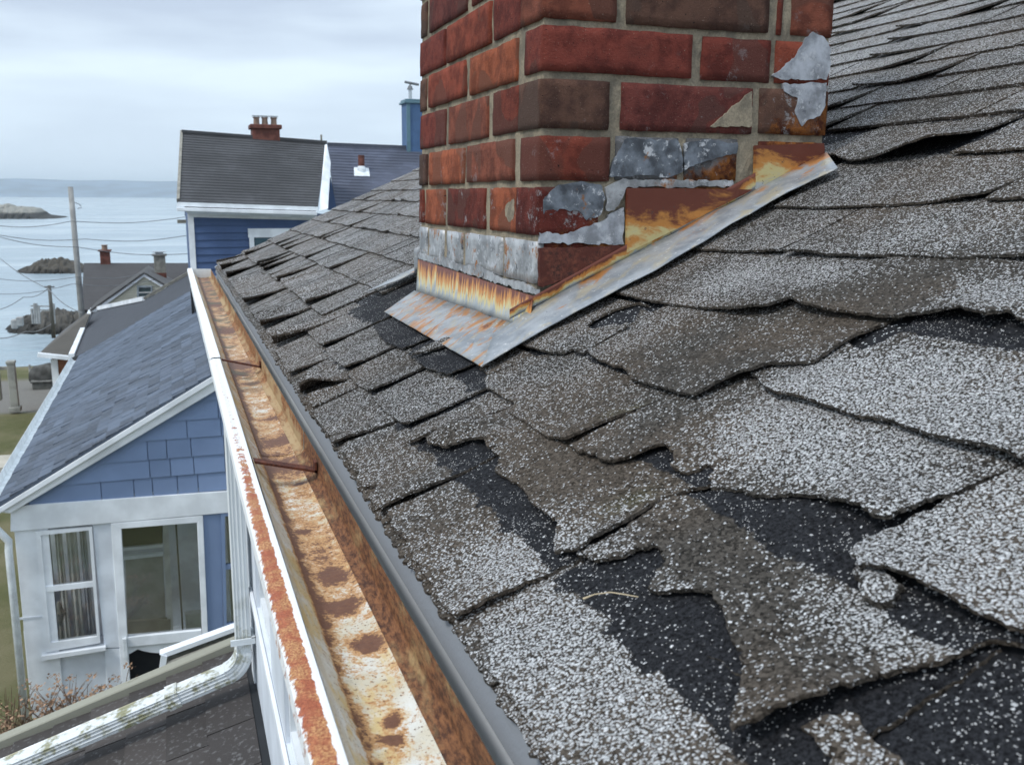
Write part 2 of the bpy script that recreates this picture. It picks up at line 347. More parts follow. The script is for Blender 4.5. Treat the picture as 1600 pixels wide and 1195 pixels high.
def glass():
    M = Mat('window_glass', .04, .5); M.b.inputs['Base Color'].default_value = (.75, .8, .82, 1)
    tr = M.n('ShaderNodeBsdfTransparent'); tr.inputs[0].default_value = (.9, .93, .93, 1)
    gl = M.n('ShaderNodeBsdfGlossy'); gl.inputs['Roughness'].default_value = .03
    fr = M.n('ShaderNodeFresnel'); mxs = M.n('ShaderNodeMixShader')
    M.put(mxs.inputs[0], M.math('ADD', fr.outputs[0], .13)); M.t.links.new(tr.outputs[0], mxs.inputs[1]); M.t.links.new(gl.outputs[0], mxs.inputs[2])
    M.t.links.new(mxs.outputs[0], M.t.nodes['Material Output'].inputs[0]); return M.m
M_GL = glass()
# ================================================================== SETTING: ground, sea, hills, rocks
def ground_mat():
    M = Mat('ground', .95, .2); x, y, z = M.sep(M.g)
    g = M.mix(M.noise(3, 6, .7), (.055, .062, .022), (.13, .13, .055)); g = M.mix(M.ramp(M.noise(.6, 4), .4, .65), g, (.16, .145, .08))
    gr = M.mix(M.noise(9, 6, .7), (.12, .115, .105), (.24, .23, .21))
    yy = M.math('ADD', y, M.math('MULTIPLY', M.math('SUBTRACT', M.noise(.8, 3), .5), 1.6))
    f = M.math('MULTIPLY', M.ramp(yy, 25.4, 26.4), M.ramp(yy, 35.5, 34.))
    c = M.mix(f, g, gr)
    rk = M.ramp(yy, 39.5, 41); c = M.mix(rk, c, (.09, .085, .08))
    M.col(c); M.bump(M.noise(25, 6, .7), .8, .03); return M.m
def gz(x, y):
    z = -5.2 if y < 25 else lerp(-5.2, -6.4, (y - 25) / 15) if y < 40 else lerp(-6.4, -10.5, sm(40, 50, y))
    if y > 40: z += .8 * fbm((x * .25, y * .25, 0)) * sm(40, 43, y)
    return z
xs = [-60 + i * 1.5 for i in range(80)]; ys = [-30 + i * 1.2 for i in range(75)]
gm = ground_mat()
mk('ground', [(x, y, gz(x, y) + .02 * fbm((x, y, 1))) for y in ys for x in xs], [[j * 80 + i, j * 80 + i + 1, j * 80 + i + 81, j * 80 + i + 80] for j in range(74) for i in range(79)], gm, smooth=True)['kind'] = 'structure'
pth = MB(); pth.box(-24, 3, 19.9, 20.9, -5.19, -5.11); tag(pth.build('path', plain('path_concrete', (.42, .39, .33), .9, .12, 2)), kind='structure')
def sea_mat():
    M = Mat('sea_water', .16, .5); M.b.inputs['IOR'].default_value = 1.33
    n = M.noise(.05, 6, .6, M.map(sc=(.5, 1, 1)))
    M.col(M.mix(M.ramp(n, .42, .6), (.26, .33, .37), (.36, .43, .46)))
    n2 = M.noise(1.4, 5, .6, M.map(sc=(.35, 1, 1))); M.bump(M.math('ADD', n2, M.math('MULTIPLY', M.noise(.12, 4, .6, M.map(sc=(.4, 1, 1))), 4.)), .5, .35)
    y = M.sep(M.g)[1]; fo = M.math('MULTIPLY', M.ramp(M.noise(.5, 6, .7, M.map(sc=(.3, 1, 1))), .56, .64), M.ramp(y, 75, 48))
    M.rough(M.mix(fo, (.22,) * 3, (.9,) * 3)); return M.m
mk('sea_water', [(-6000, 30, -8.7), (6000, 30, -8.7), (6000, 9000, -8.7), (-6000, 9000, -8.7)], [[0, 1, 2, 3]], sea_mat())['kind'] = 'structure'
# distant hills across the bay; their bluish base colour carries some of the haze
hv = []; NH = 90; H0 = 4200
for j in range(5):
    for i in range(NH):
        x = lerp(-5200, 3800, i / (NH - 1)); px_h = 92 - 12 * (x + 2600) / 2600 + 9 * fbm((x * .0011, 3, 0)) + 3 * fbm((x * .006, 3, 0))
        hv.append((x, H0 + j * 260, -12 + (0, .55, .9, 1, .2)[j] * px_h))
mk('distant_hills', hv, [[j * NH + i, j * NH + i + 1, (j + 1) * NH + i + 1, (j + 1) * NH + i] for j in range(4) for i in range(NH - 1)], plain('haze_tinted_hills', (.12, .17, .23), .95, .3, .01), smooth=True)['kind'] = 'structure'
def rock_mat(name, a, b, top):
    M = Mat(name, .9, .3); z = M.sep(M.g)[2]
    c = M.mix(M.noise(.9, 7, .7), a, b); c = M.mix(M.ramp(M.math('ADD', z, M.noise(.6, 4)), top, top + .9), (.03, .028, .024), c)
    M.col(c); M.bump(M.noise(1.4, 7, .75), 1, .5); return M.m
def islet(name, px0, px1, py_base, prof, dep, mat, rough=1.):
    """rock island whose waterline meets the sea where the sight line does"""
    a = aZ(px0, py_base, -8.7); b = aZ(px1, py_base, -8.7); N, J = 70, 14; vs = []
    k = a.length / F
    for j in range(J):
        v = j / (J - 1)
        for i in range(N):
            u = i / (N - 1); p = a.lerp(b, u); h = 0
            for q in range(len(prof) - 1):
                if prof[q][0] <= u <= prof[q + 1][0]: h = lerp(prof[q][1], prof[q + 1][1], (u - prof[q][0]) / (prof[q + 1][0] - prof[q][0]))
            e = max(0, sin(pi * v)) ** .55
            wx = p.x / (k * 12); wy_ = dep * v / (k * 12)
            z = h * k * e * (1 + .5 * rough * fbm((wx, wy_ * .7, px0 * .01), 5)) - .5 + .5 * e
            vs.append((p.x, p.y + dep * (v - .1) + .08 * dep * fbm((i * .2, j, 5)), -8.7 + z))
    return tag(mk(name, vs, [[j * N + i, j * N + i + 1, (j + 1) * N + i + 1, (j + 1) * N + i] for j in range(J - 1) for i in range(N - 1)], mat), kind='structure')
islet('rocky_island', -60, 92, 342, [(0, 16), (.4, 18), (.72, 12), (.78, 4), (1, .3)], 60, rock_mat('pale_island_rock', (.16, .16, .14), (.40, .38, .33), -6.5), .35)
islet('rock_islet', 20, 132, 427, [(0, 1), (.12, 5), (.35, 15), (.7, 14), (.95, 5), (1, 1)], 14, rock_mat('dark_islet_rock', (.045, .04, .034), (.15, .13, .10), -8.3), 1)
islet('shore_rocks', 0, 150, 521, [(0, 1), (.2, 13), (.45, 23), (.75, 19), (1, 20)], 9, rock_mat('shore_rock', (.055, .05, .042), (.20, .185, .16), -8.1), 1)
# ================================================================== THE WEATHERED HOUSE IN THE FOREGROUND
house = tag(empty('weathered_house', (.6, 2.0, -5.2)), 'white house in the foreground with worn grey shingle roof, brick chimney and rusty gutter', 'house')
roof = link('roof', None, house) if False else None
# ---- roof deck (part) with every shingle as its sub-part
EAVE = -.322; SE = 4.52
dk = MB(); dk.hexa([RP(-1.2, EAVE + .006, -.022), RP(SE, EAVE + .006, -.022), RP(SE, 3.9, -.022), RP(-1.2, 3.9, -.022)], [RP(-1.2, EAVE + .004, 0), RP(SE, EAVE + .004, 0), RP(SE, 3.9, 0), RP(-1.2, 3.9, 0)])
roof = dk.build('roof_deck', M_DECK, house)
bk = MB(); bk.hexa([RP(-1.2, 3.9, -.022), RP(SE, 3.9, -.022), RP(SE, 3.9, -1.4) + V((3.2, 0, 0)), RP(-1.2, 3.9, -1.4) + V((3.2, 0, 0))], [RP(-1.2, 3.88, 0), RP(SE, 3.88, 0), RP(SE, 3.9, -1.38) + V((3.2, 0, 0)), RP(-1.2, 3.9, -1.38) + V((3.2, 0, 0))])
bk.build('rear_roof_slope', M_SLG, house)
# pale-granule cover, read off the roof: (px, py, radius m, amount)
BL = [(830, 880, .07, .45), (760, 860, .05, .25), (930, 1000, .06, .45), (850, 1080, .07, .5), (1000, 1120, .05, .45), (790, 980, .05, .2),
      (1420, 600, .07, .5), (1300, 590, .06, .4), (1540, 640, .06, .35), (1240, 690, .06, .45), (1350, 710, .06, .3), (1180, 650, .05, .35),
      (1500, 880, .07, .5), (1560, 950, .06, .5), (1450, 930, .05, .4), (1560, 800, .05, .35), (1150, 430, .08, .45), (1290, 425, .05, .35),
      (1560, 460, .05, .5), (1450, 360, .09, .2), (960, 540, .06, .2), (690, 610, .12, .12), (1330, 180, .3, -.05), (1200, 380, .08, .05),
      (1180, 540, .09, -.22), (1040, 560, .08, -.2), (1380, 450, .08, -.26), (1440, 470, .05, -.2), (930, 680, .08, -.2), (1200, 960, .06, -.2), (1080, 820, .06, -.22),
      (1240, 1060, .05, -.12), (1280, 1000, .04, .1), (860, 760, .07, -.18), (540, 380, .3, .05), (1460, 660, .04, .2), (1340, 960, .04, .1), (640, 440, .12, -.2), (1020, 670, .05, -.16)]
BL = [(*st(a, b), r, k) for a, b, r, k in BL]
LI = [(*st(a, b), r) for a, b, r in [(955, 645, .012), (975, 785, .02), (990, 635, .012), (1000, 775, .012)]]
def cover(s, t):
    d = .35 + .18 * sm(1.4, 2, s) + .20 * sm(.5, 1.3, t)
    for a, b, r, k in BL:
        q = ((s - a) ** 2 + (t - b) ** 2 * 1.6) / (r * r)
        if q < 6: d += k * (1.4 if k > 0 else 1.0) * math.exp(-q)
    return d
def lich(s, t):
    return min(1, sum(math.exp(-(((s - a) * 1.5) ** 2 + (t - b) ** 2) / (r * r)) for a, b, r in LI) * .8)
def jagline(p, q, res, amp, hi=.9):
    d = V((q[0] - p[0], q[1] - p[1])); n = max(1, int(d.length / res)); o = V((-d.y, d.x)).normalized() if d.length else V((0, 0)); out = []
    for i in range(n):
        f = i / n; x, y = p[0] + d.x * f, p[1] + d.y * f; j = amp * (fbm((x * 80, y * 80, 2.3), 4) + hi * fbm((x * 330, y * 330, 1.3), 3)) * (0 if i == 0 else 1)
        out.append((x + o.x * j, y + o.y * j))
    return out
SHN = [0]
def crisp(vs, fs, cl, nface):
    """give the side walls (faces from nface on) vertices of their own so the broken edges stay sharp"""
    for f in fs[nface:]:
        for k, i in enumerate(f): vs.append(vs[i].copy()); cl.append((.10, .0, 0) if k < 2 else (.03, .3, 0)); f[k] = len(vs) - 1
SHN = [0]
def tab(low, top, tb, head, h0=.0095, curl=None, amp=.0018, res=.0035, grid=.012, thick=.0031, var=None, side=None):
    """shingle: low = outline points (s,t) of its worn edges from upper corner round to upper corner; closed along t = top"""
    pts = []
    for a, b in zip(low[:-1], low[1:]): pts += jagline(a, b, res, amp)
    pts += [low[-1]] + ([(low[-1][0], top), (low[0][0], top)] if abs(low[0][1] - top) > 1e-4 else [])
    vv = [V(p) for p in pts]; n = len(vv); ins = []
    s0, s1 = min(p[0] for p in pts), max(p[0] for p in pts); t0, t1 = min(p[1] for p in pts), max(p[1] for p in pts)
    s = s0 + grid / 2
    while s < s1:
        t = t0 + grid / 2
        while t < t1: ins.append(V((s + uni(-.2, .2) * grid, t + uni(-.2, .2) * grid))); t += grid
        s += grid
    r = geometry.delaunay_2d_cdt(vv + ins, [(i, (i + 1) % n) for i in range(n)], [], 1, 1e-6)
    v2, f2 = r[0], [list(f) for f in r[2]]
    sd_ = SHN[0] * 1.7; SHN[0] += 1; off = uni(-.06, .06) if var is None else var
    def hh(s, t):
        x = h0 * max(.12, 1 - .55 * (t - tb) / .13)
        x += .0014 * fbm((s * 9, t * 12, sd_), 3) + .0006 * fbm((s * 45, t * 45, sd_), 3)
        if curl: x += curl(s, t)
        return x
    top_ = [RP(v.x, v.y, hh(v.x, v.y)) for v in v2]; bot = [RP(v.x, v.y, hh(v.x, v.y) - thick) for v in v2]
    ec = {}
    for f in f2:
        for a, b in zip(f, f[1:] + f[:1]): ec[(a, b)] = 1
    sides = [[a, b, b + len(v2), a + len(v2)] for a, b in ec if (b, a) not in ec]
    cl = [(min(1.2, max(.02, cover(v.x, v.y) + off)), sm(head - .004, head + .006, v.y + .006 * fbm((v.x * 30, v.y * 20, 1))), lich(v.x, v.y)) for v in v2]
    fs = f2 + [[i + len(v2) for i in f][::-1] for f in f2] + sides
    vv_ = top_ + bot; cl = cl + [(.03, .4, 0)] * len(v2); crisp(vv_, fs, cl, 2 * len(f2))
    o = mk('shingle', vv_, fs, M_SH, roof, True, None, cl, True)
    me = o.data
    nt_ = 2 * len(f2)
    for p in list(me.polygons)[nt_:]: p.use_smooth = False
    return o
def px(*q): return [st(a, b) for a, b in q]
def bend(cs, ct, rs, rt, amt):   # a local lift centred on (s,t)
    return lambda s, t: amt * math.exp(-((s - cs) / rs) ** 2 - ((t - ct) / rt) ** 2)
def bsum(*f): return lambda s, t: sum(g(s, t) for g in f)
# starter strip along the eave
for i, s in enumerate([4.5 - k * .33 for k in range(17)]):
    tab([(s, -.2), (s, -.321 + uni(-.002, .002)), (s - .326, -.321 + uni(-.002, .002)), (s - .326, -.2)], -.2, -.3, .0, .0045, amp=.004, res=.012 if s > 2 else .005, grid=.05, var=-.22)
# course A: first full course, bare upper half
AH, AT = -.240, -.10
A = [[(1.947, AH), (1.95, -.312), (1.668, -.316), (1.655, AH)],
     [(1.65, -.245), (1.628, -.275), (1.60, -.296), (1.58, -.311), (1.555, -.29), (1.54, -.316), (1.50, -.315), (1.478, -.311), (1.462, -.265), (1.455, -.248), (1.448, -.236), (1.440, -.250), (1.44, -.270), (1.445, -.311), (1.39, -.314), (1.384, AH)],
     [(1.378, AH), (1.380, -.317), (1.30, -.319), (1.20, -.317), (1.168, -.319), (1.160, -.29), (1.148, AH)],
     px((622, 657), (540, 690)) + px((532, 700), (545, 718), (549, 713), (543, 722), (552, 733), (562, 733), (556, 745), (568, 760), (588, 755), (589, 764), (576, 776), (583, 787), (594, 801)) + [(.886, AH)],
     [(.881, AH), (.889, -.311), (.84, -.315), (.80, -.311), (.76, -.316), (.70, -.314), (.66, -.317), (.632, -.314), (.624, AH)],
     [(.614, AH), (.617, -.298), (.56, -.316), (.50, -.313), (.43, -.317), (.345, -.314), (.338, AH)],
     [(.333, AH), (.333, -.315), (.20, -.315), (.06, -.317), (.06, AH)]]
cA = {1: bsum(bend(1.475, -.30, .03, .035, .022), bend(1.62, -.30, .03, .04, .006)), 2: bend(1.17, -.30, .02, .04, .006), 3: bend(.90, -.29, .03, .05, .007), 4: bend(.64, -.29, .03, .05, .006), 0: bend(1.67, -.31, .05, .05, .006)}
for i, a in enumerate(A): tab([(a[0][0], AT)] + a + [(a[-1][0], AT)], AT, -.305, AH, curl=cA.get(i), grid=.014)
# course B
BH, BT = -.143, .0
B = [[(1.99, -.237), (1.744, -.236)], [(1.735, -.238), (1.498, -.234)], [(1.488, -.240), (1.302, -.235)], [(1.293, -.239), (1.086, -.235)]]
for i, (p, q) in enumerate(B): tab([(p[0], BT), p, ((p[0] + q[0]) / 2, p[1] - .002), q, (q[0] + .002, -.19), (q[0], BT)], BT, -.237, BH, curl=bsum(bend(q[0], -.24, .03, .04, .007), bend(q[0], -.15, .012, .08, .003)), grid=.015)
# torn strips of the next tab
tab([(1.070, BT), (1.072, -.15)] + px((645, 668), (637, 694), (655, 693), (690, 674), (715, 662), (735, 652)) + [(.985, -.12), (.98, BT)], BT, -.237, -.13, curl=bend(1.0, -.225, .05, .035, .010))
tab([(.985, BT), (.985, -.155)] + px((700, 672), (668, 688), (672, 700), (700, 702), (735, 688), (760, 692), (763, 700)) + [(.86, -.13), (.86, BT)], BT, -.22, -.13, h0=.011, curl=bsum(bend(.985, -.20, .03, .03, .016), bend(.92, -.19, .02, .03, .008)))
tab([(.867, BT), (.867, -.14)] + px((765, 697), (780, 714), (773, 736), (795, 747), (818, 763), (833, 789), (860, 812), (875, 821), (869, 845), (868, 866), (905, 866), (960, 828), (1035, 772)) + [(.612, -.09), (.612, BT)], BT, -.20, -.110, h0=.010, curl=bsum(bend(.69, -.20, .05, .03, .006), bend(.615, -.2, .02, .05, .006)), var=-.08, grid=.010)
tab([(.607, BT), (.607, -.105)] + px((1037, 774), (962, 832), (903, 862), (919, 872), (938, 874), (968, 868), (986, 859), (1024, 849), (1037, 859), (1035, 881), (1016, 907), (1012, 919), (1042, 926), (1080, 922), (1114, 926), (1129, 952), (1140, 990), (1158, 1012), (1159, 1050), (1162, 1087), (1156, 1130), (1154, 1165), (1180, 1155), (1225, 1132), (1270, 1114), (1319, 1080), (1375, 1057), (1450, 1039), (1499, 1025), (1544, 997), (1600, 1005), (1660, 1010)) + [(.25, -.07), (.25, BT)], BT, -.21, -.119, h0=.011, amp=.0028, res=.003, curl=bsum(bend(.36, -.21, .04, .05, .014), bend(.31, -.12, .04, .03, .008), bend(.50, -.18, .03, .02, .003)), var=-.06, grid=.010)
tab([(.245, BT), (.245, -.11), (.20, -.14), (.08, -.15), (0, -.15), (0, BT)], BT, -.2, -.13)
tab(px((1250, 1132), (1290, 1112), (1335, 1108), (1350, 1140), (1390, 1170), (1450, 1225), (1320, 1225), (1285, 1170), (1250, 1132)), st(1250, 1132)[1], -.2, .3, h0=.0085, amp=.003, thick=.003, var=.2, grid=.008)
# broken remnant of a felt layer lying in the bare hollow
tab(px((1135, 945), (1095, 975), (1100, 1010), (1130, 1030), (1160, 1060), (1166, 1000), (1142, 950), (1135, 945)), st(1135, 945)[1], -.2, -.3, h0=.0075, amp=.003, thick=.002, var=-.3, grid=.01)
# course C
CH, CTt = -.022, .115
tab([(1.235, -.05)] + px((745, 560), (735, 562), (752, 575), (760, 583), (800, 568), (845, 549)) + [(1.02, -.05)], -.05, -.135, CH + .1, res=.005)
tab([(1.02, CTt)] + px((843, 551), (757, 587), (760, 603), (780, 615), (803, 628), (795, 641), (813, 656), (832, 668), (856, 684), (886, 693), (901, 686), (941, 661), (996, 633), (1037, 613)) + [(.772, CTt)], CTt, -.137, CH, curl=bend(.81, -.135, .03, .05, .007), grid=.011)
tab([(.766, CTt)] + px((1037, 617), (996, 638), (943, 667), (891, 698), (908, 709), (939, 720), (961, 723), (991, 718), (1022, 704), (1032, 699), (1045, 703), (1056, 712), (1055, 722), (1049, 729), (1062, 737), (1085, 733), (1105, 722), (1114, 726), (1110, 746), (1110, 761), (1135, 763), (1162, 767), (1197, 772), (1240, 769), (1285, 774), (1298, 785), (1329, 794), (1351, 807), (1377, 820), (1398, 818), (1416, 807), (1447, 785), (1512, 750), (1582, 721)) + [(.44, CTt)], CTt, -.11, .05, h0=.011, amp=.0028, res=.003, curl=bsum(bend(.69, -.115, .025, .03, .010), bend(.76, -.13, .03, .04, .003), bend(.47, -.06, .04, .035, .010)), var=.05, grid=.010)
tab([(.434, CTt)] + px((1582, 725), (1540, 748), (1500, 770), (1424, 806), (1345, 862), (1336, 885), (1349, 905), (1372, 905), (1398, 908), (1469, 937), (1540, 975), (1600, 999), (1680, 1040)) + [(.22, CTt)], CTt, -.10, .05, h0=.012, amp=.0026, res=.003, curl=bsum(bend(.42, -.10, .05, .03, .008), bend(.33, -.10, .06, .03, .006)), var=.15, grid=.010)
tab([(.21, CTt), (.21, -.105), (.05, -.11), (-.1, -.11), (-.1, CTt)], CTt, -.1, 0)
# a balled-up scrap of torn shingle under that corner
tab(px((1340, 880), (1336, 905), (1350, 938), (1370, 944), (1398, 938), (1412, 915), (1395, 905), (1360, 885), (1340, 880)), st(1340, 880)[1], -.1, .2, h0=.011, amp=.003, res=.003, thick=.005, grid=.006, var=-.15, curl=bend(*st(1365, 910), .014, .008, .005))
# course D
DH, DT = .105, .24
tab([(1.225, .06)] + px((905, 470), (802, 532), (820, 540), (856, 550), (878, 552), (895, 545), (911, 551), (921, 543), (948, 528), (985, 512), (960, 503), (925, 512), (915, 508), (925, 496), (955, 480), (985, 470), (1000, 466)) + [(1.07, .10)], .10, -.016, DH, curl=bsum(bend(1.02, .06, .02, .03, .010), bend(1.15, -.02, .05, .03, .003)), res=.005)
tab([(1.04, DT), (1.04, .085)] + px((1000, 478), (990, 500), (950, 530), (918, 549), (933, 563), (961, 576), (974, 576), (986, 591), (1021, 603), (1057, 616), (1084, 623), (1132, 601), (1165, 588), (1206, 575), (1242, 573), (1272, 568), (1307, 544), (1337, 520)) + [(.705, DT)], DT, -.02, .20, h0=.011, curl=bsum(bend(.74, .03, .05, .06, .009), bend(.70, .10, .03, .04, .006), bend(.93, .0, .05, .04, .004)), var=-.08, grid=.011, res=.005)
tab([(.715, DT)] + px((1407, 512), (1342, 544), (1310, 520), (1240, 520), (1170, 575), (1195, 606), (1215, 619), (1272, 630), (1333, 649), (1394, 658), (1469, 689), (1520, 700), (1556, 711), (1600, 724), (1680, 750)) + [(.38, DT)], DT, .018, .143, h0=.011, curl=bsum(bend(.66, .02, .05, .03, .004), bend(.45, .02, .07, .04, .006)), var=.14, grid=.011, res=.005)
tab([(.37, DT), (.37, .015), (.2, .01), (0, .01), (0, DT)], DT, 0, DH)
# course E
EH, ET = .235, .36
tab([(1.225, ET), (1.225, .20)] + px((1020, 415), (963, 459), (994, 466), (1047, 474), (1075, 477), (1119, 482), (1162, 487), (1202, 484), (1228, 472), (1285, 443), (1370, 402)) + [(.835, ET)], ET, .115, .30, curl=bsum(bend(.87, .13, .06, .05, .009), bend(1.14, .1, .04, .03, .004)), grid=.013)
tab([(.828, ET)] + px((1372, 404), (1290, 445), (1232, 470), (1255, 480), (1281, 485), (1337, 492), (1400, 496), (1447, 494), (1499, 490), (1539, 505), (1574, 494), (1600, 507), (1680, 530)) + [(.50, ET)], ET, .155, .30, h0=.012, curl=bsum(bend(.83, .15, .05, .05, .004), bend(.62, .17, .05, .04, .009)), var=-.06, grid=.013)
tab([(.49, ET), (.49, .15), (.3, .14), (.1, .14), (.1, ET)], ET, .15, EH)
# course F, G, H beside the chimney
tab([(1.225, .5), (1.225, .33)] + px((1130, 350), (1072, 388), (1150, 391), (1218, 392), (1262, 366), (1335, 322)) + [(1.0, .5)], .5, .245, .42, curl=bend(1.0, .25, .05, .05, .004), grid=.016)
tab([(.985, .5)] + px((1337, 324), (1265, 369), (1224, 393), (1350, 398), (1400, 395), (1480, 400), (1540, 398), (1600, 402), (1680, 408)) + [(.6, .5)], .5, .265, .42, curl=bsum(bend(.98, .26, .05, .05, .003), bend(.66, .28, .04, .04, .005)), grid=.016)
tab([(1.235, .63), (1.235, .44)] + px((1250, 295), (1210, 321), (1270, 323), (1330, 321), (1440, 315), (1520, 308), (1545, 300), (1600, 270)) + [(.80, .63)], .63, .38, .56, curl=bend(.84, .40, .05, .04, .006), grid=.018)
tab([(.815, .63)] + px((1602, 272), (1550, 300), (1540, 309), (1600, 306), (1700, 304)) + [(.6, .63)], .63, .42, .56, grid=.018)
tab([(1.262, .75)] + px((1287, 228), (1286, 246), (1330, 252), (1380, 250), (1440, 243), (1490, 228), (1530, 205), (1600, 172)) + [(1.0, .75)], .75, .54, .68, h0=.012, curl=bsum(bend(1.06, .55, .07, .05, .022), bend(1.25, .55, .03, .03, .008)), grid=.018)
tab([(1.0, .75)] + px((1604, 176), (1540, 212), (1484, 238), (1540, 235), (1600, 230), (1700, 222)) + [(.72, .75)], .75, .56, .68, grid=.018)
# ---- regular tabs: left field (past the chimney), upper field and the strip beyond the frame
COUNT = [SHN[0]]; extra = []
def reg(s0, s1, tb, tt, nx=4, curl=0., strip=False):
    """cheap tab: s0 > s1"""
    n = nx; sk = uni(-.004, .004); vs = []; cl = []; ts = [0, .14, .45, 1]; ca, cb = (curl if rnd() < .5 else 0), (curl if rnd() < .5 else 0)
    if rnd() < .45: ca *= .1; cb *= .1
    off = uni(-.07, .07); e0, e1 = uni(-.003, .003), uni(-.003, .003)
    for k in (0, 1):
        for j, f in enumerate(ts):
            for i in range(n + 1):
                g = i / n; s = lerp(s0, s1, g) + (f * sk); t = lerp(tb, tt, f) + (lerp(e0, e1, g) + .0035 * fbm((s * 28, tb * 9, 4), 3)) * (1 - f)
                h = .0095 * (1 - .8 * f) + .0016 * fbm((s * 11, t * 14, 3), 3) + (ca * (1 - g) ** 3 + cb * g ** 3) * (1 - f) ** 2 - k * .0045
                vs.append(RP(s, t, h)); cl.append((max(.03, cover(s, t) + off) if not k else .03, 0 if not k else .4, 0))
    W_ = n + 1; M_ = W_ * 4
    fs = [[j * W_ + i, j * W_ + i + 1, (j + 1) * W_ + i + 1, (j + 1) * W_ + i] for j in range(3) for i in range(n)]
    fs += [[f_ + M_ for f_ in f][::-1] for f in fs]; nf = len(fs); fs += [[i + 1, i, i + M_, i + 1 + M_] for i in range(n)]
    fs += [[j * W_, (j + 1) * W_, (j + 1) * W_ + M_, j * W_ + M_] for j in range(3)] + [[(j + 1) * W_ + n, j * W_ + n, j * W_ + n + M_, (j + 1) * W_ + n + M_] for j in range(3)]
    crisp(vs, fs, cl, nf)
    return vs, fs, cl
def row(sa, sb, tb, tt, wmin, wmax, curl, gap=.007, skip=None):
    s = sa - uni(0, wmin * .3) * 0
    while s > sb + .03:
        w_ = uni(wmin, wmax); e = max(sb, s - w_)
        if e - sb < .05: e = sb
        r = reg(s, e + gap, tb + uni(-.002, .002), tt, 5, curl)
        p = RP((s + e) / 2, tb); q = p.dot(fwd); X = CX + F * p.dot(rgt) / q if q > .05 else -9; Y = CY - F * p.dot(upv) / q if q > .05 else -9
        vis = -60 < X < 1660 and -60 < Y < 1255
        extra.append(((0 if vis else 5) + abs(p.length) * .1, r)); s = e
LC = [-.305, -.188, -.062, .05, .158, .264, .370, .470, .575, .688]
for k, t in enumerate(LC[:-1]):
    nxt = LC[k + 1]; tt = nxt + .075
    if k == 0: row(SE + .012, 1.955, t, tt, .08, .19, .026, uni(.007, .012))
    elif k == 1: row(SE + .015, 2.06, t, tt, .07, .18, .018, .008)
    elif k == 2: row(SE + .012, 1.975, t, tt, .08, .22, .010)
    elif k == 3: row(SE + .016, 1.972, t, tt, .09, .24, .008)
    else: row(SE + .012 + .006 * (k % 2), 1.97, t, tt, .11, .26, .007)
UC = [.688, .80, .912, 1.025, 1.135, 1.25, 1.365, 1.48, 1.60, 1.72, 1.84, 1.96, 2.08, 2.2, 2.32, 2.44, 2.56, 2.68, 2.8, 2.92, 3.04, 3.16, 3.28, 3.4, 3.52, 3.64, 3.76, 3.88]
for k, t in enumerate(UC[:-1]): row(SE + .012, .62 if t < 1.2 else 1.0, t, UC[k + 1] + .07, .20, .36, .010)
for t in [-.305 + .12 * i for i in range(20)]: row(-.0 if t < .6 else .6, -1.15, t, t + .19, .26, .32, .004)
extra.sort(key=lambda e: e[0]); room = 298 - SHN[0]
for d_, (vs, fs, cl) in extra[:room]: mk('shingle', vs, fs, M_SH, roof, True, None, cl, False)
av, af, ac = [], [], []
for d_, (vs, fs, cl) in extra[room:]:
    b = len(av); av += vs; af += [[i + b for i in f] for f in fs]; ac += cl
tag(mk('shingles', av, af, M_SH, roof, True, None, ac, False), kind='stuff')
# bare asphalt patch where granules are gone (left of the apron): a lower layer showing through worn edges
for q in [[(1.69, -.10), (1.70, -.145), (1.55, -.158), (1.45, -.15), (1.44, -.10)], [(1.42, -.09), (1.40, -.15), (1.28, -.155), (1.20, -.145), (1.19, -.09)]]:
    tab(q, -.10, -.15, -.3, h0=.0125, amp=.003, thick=.0015, var=-.4, res=.004)
tab(px((700, 545), (660, 560), (648, 563), (668, 549), (700, 532), (720, 535), (700, 545)), st(700, 545)[1], -.14, .3, h0=.020, amp=.0026, res=.003)
# ---- drip edge, rake trim, soffit
def strip(name, prof, y0, y1, mat, parent=house, n=1, col=None, uvw=False, wob=0, colf=None):
    """extrusion of an x-z profile along the eave"""
    vs, uv, cl = [], [], []
    for i in range(n + 1):
        y = lerp(y0, y1, i / n); l = 0
        for k, (x, z) in enumerate(prof):
            dz = wob * fbm((y * 1.3, 0, 0), 2)
            vs.append((x + dz, y, z + dz * .5)); uv.append((y, k / (len(prof) - 1)))
            if colf: cl.append(colf(y, k / (len(prof) - 1), x))
    m_ = len(prof)
    fs = [[i * m_ + k, i * m_ + k + 1, (i + 1) * m_ + k + 1, (i + 1) * m_ + k] for i in range(n) for k in range(m_ - 1)]
    return mk(name, vs, fs, mat, parent, False, uv, cl or None, False)
E0 = RP(0, EAVE + .006, -.001); XE, ZE = E0.x, E0.z
dr = MB(); pr = [(XE + .05, ZE + .0235 - .002), (XE - .001, ZE - .0025), (XE - .006, ZE - .024), (XE - .004, ZE - .025), (XE + .004, ZE - .008), (XE + .05, ZE + .017)]
dr.slab([(x, -1.2, z) for x, z in pr], (0, SE + 1.2, 0)); dr.build('drip_edge', M_DRIP, house)
rk = MB(); rk.slab([RP(SE, EAVE, .002), RP(SE, EAVE - .01, -.13), RP(SE, 3.9, -.13), RP(SE, 3.9, .002)], (0, .022, 0)); rk.build('rake_board', M_WALL, house)
fa = MB(); fa.box(XE - .0005, XE + .02, -1.2, SE, ZE - .22, ZE - .026); fa.build('fascia_board', M_WALL, house)
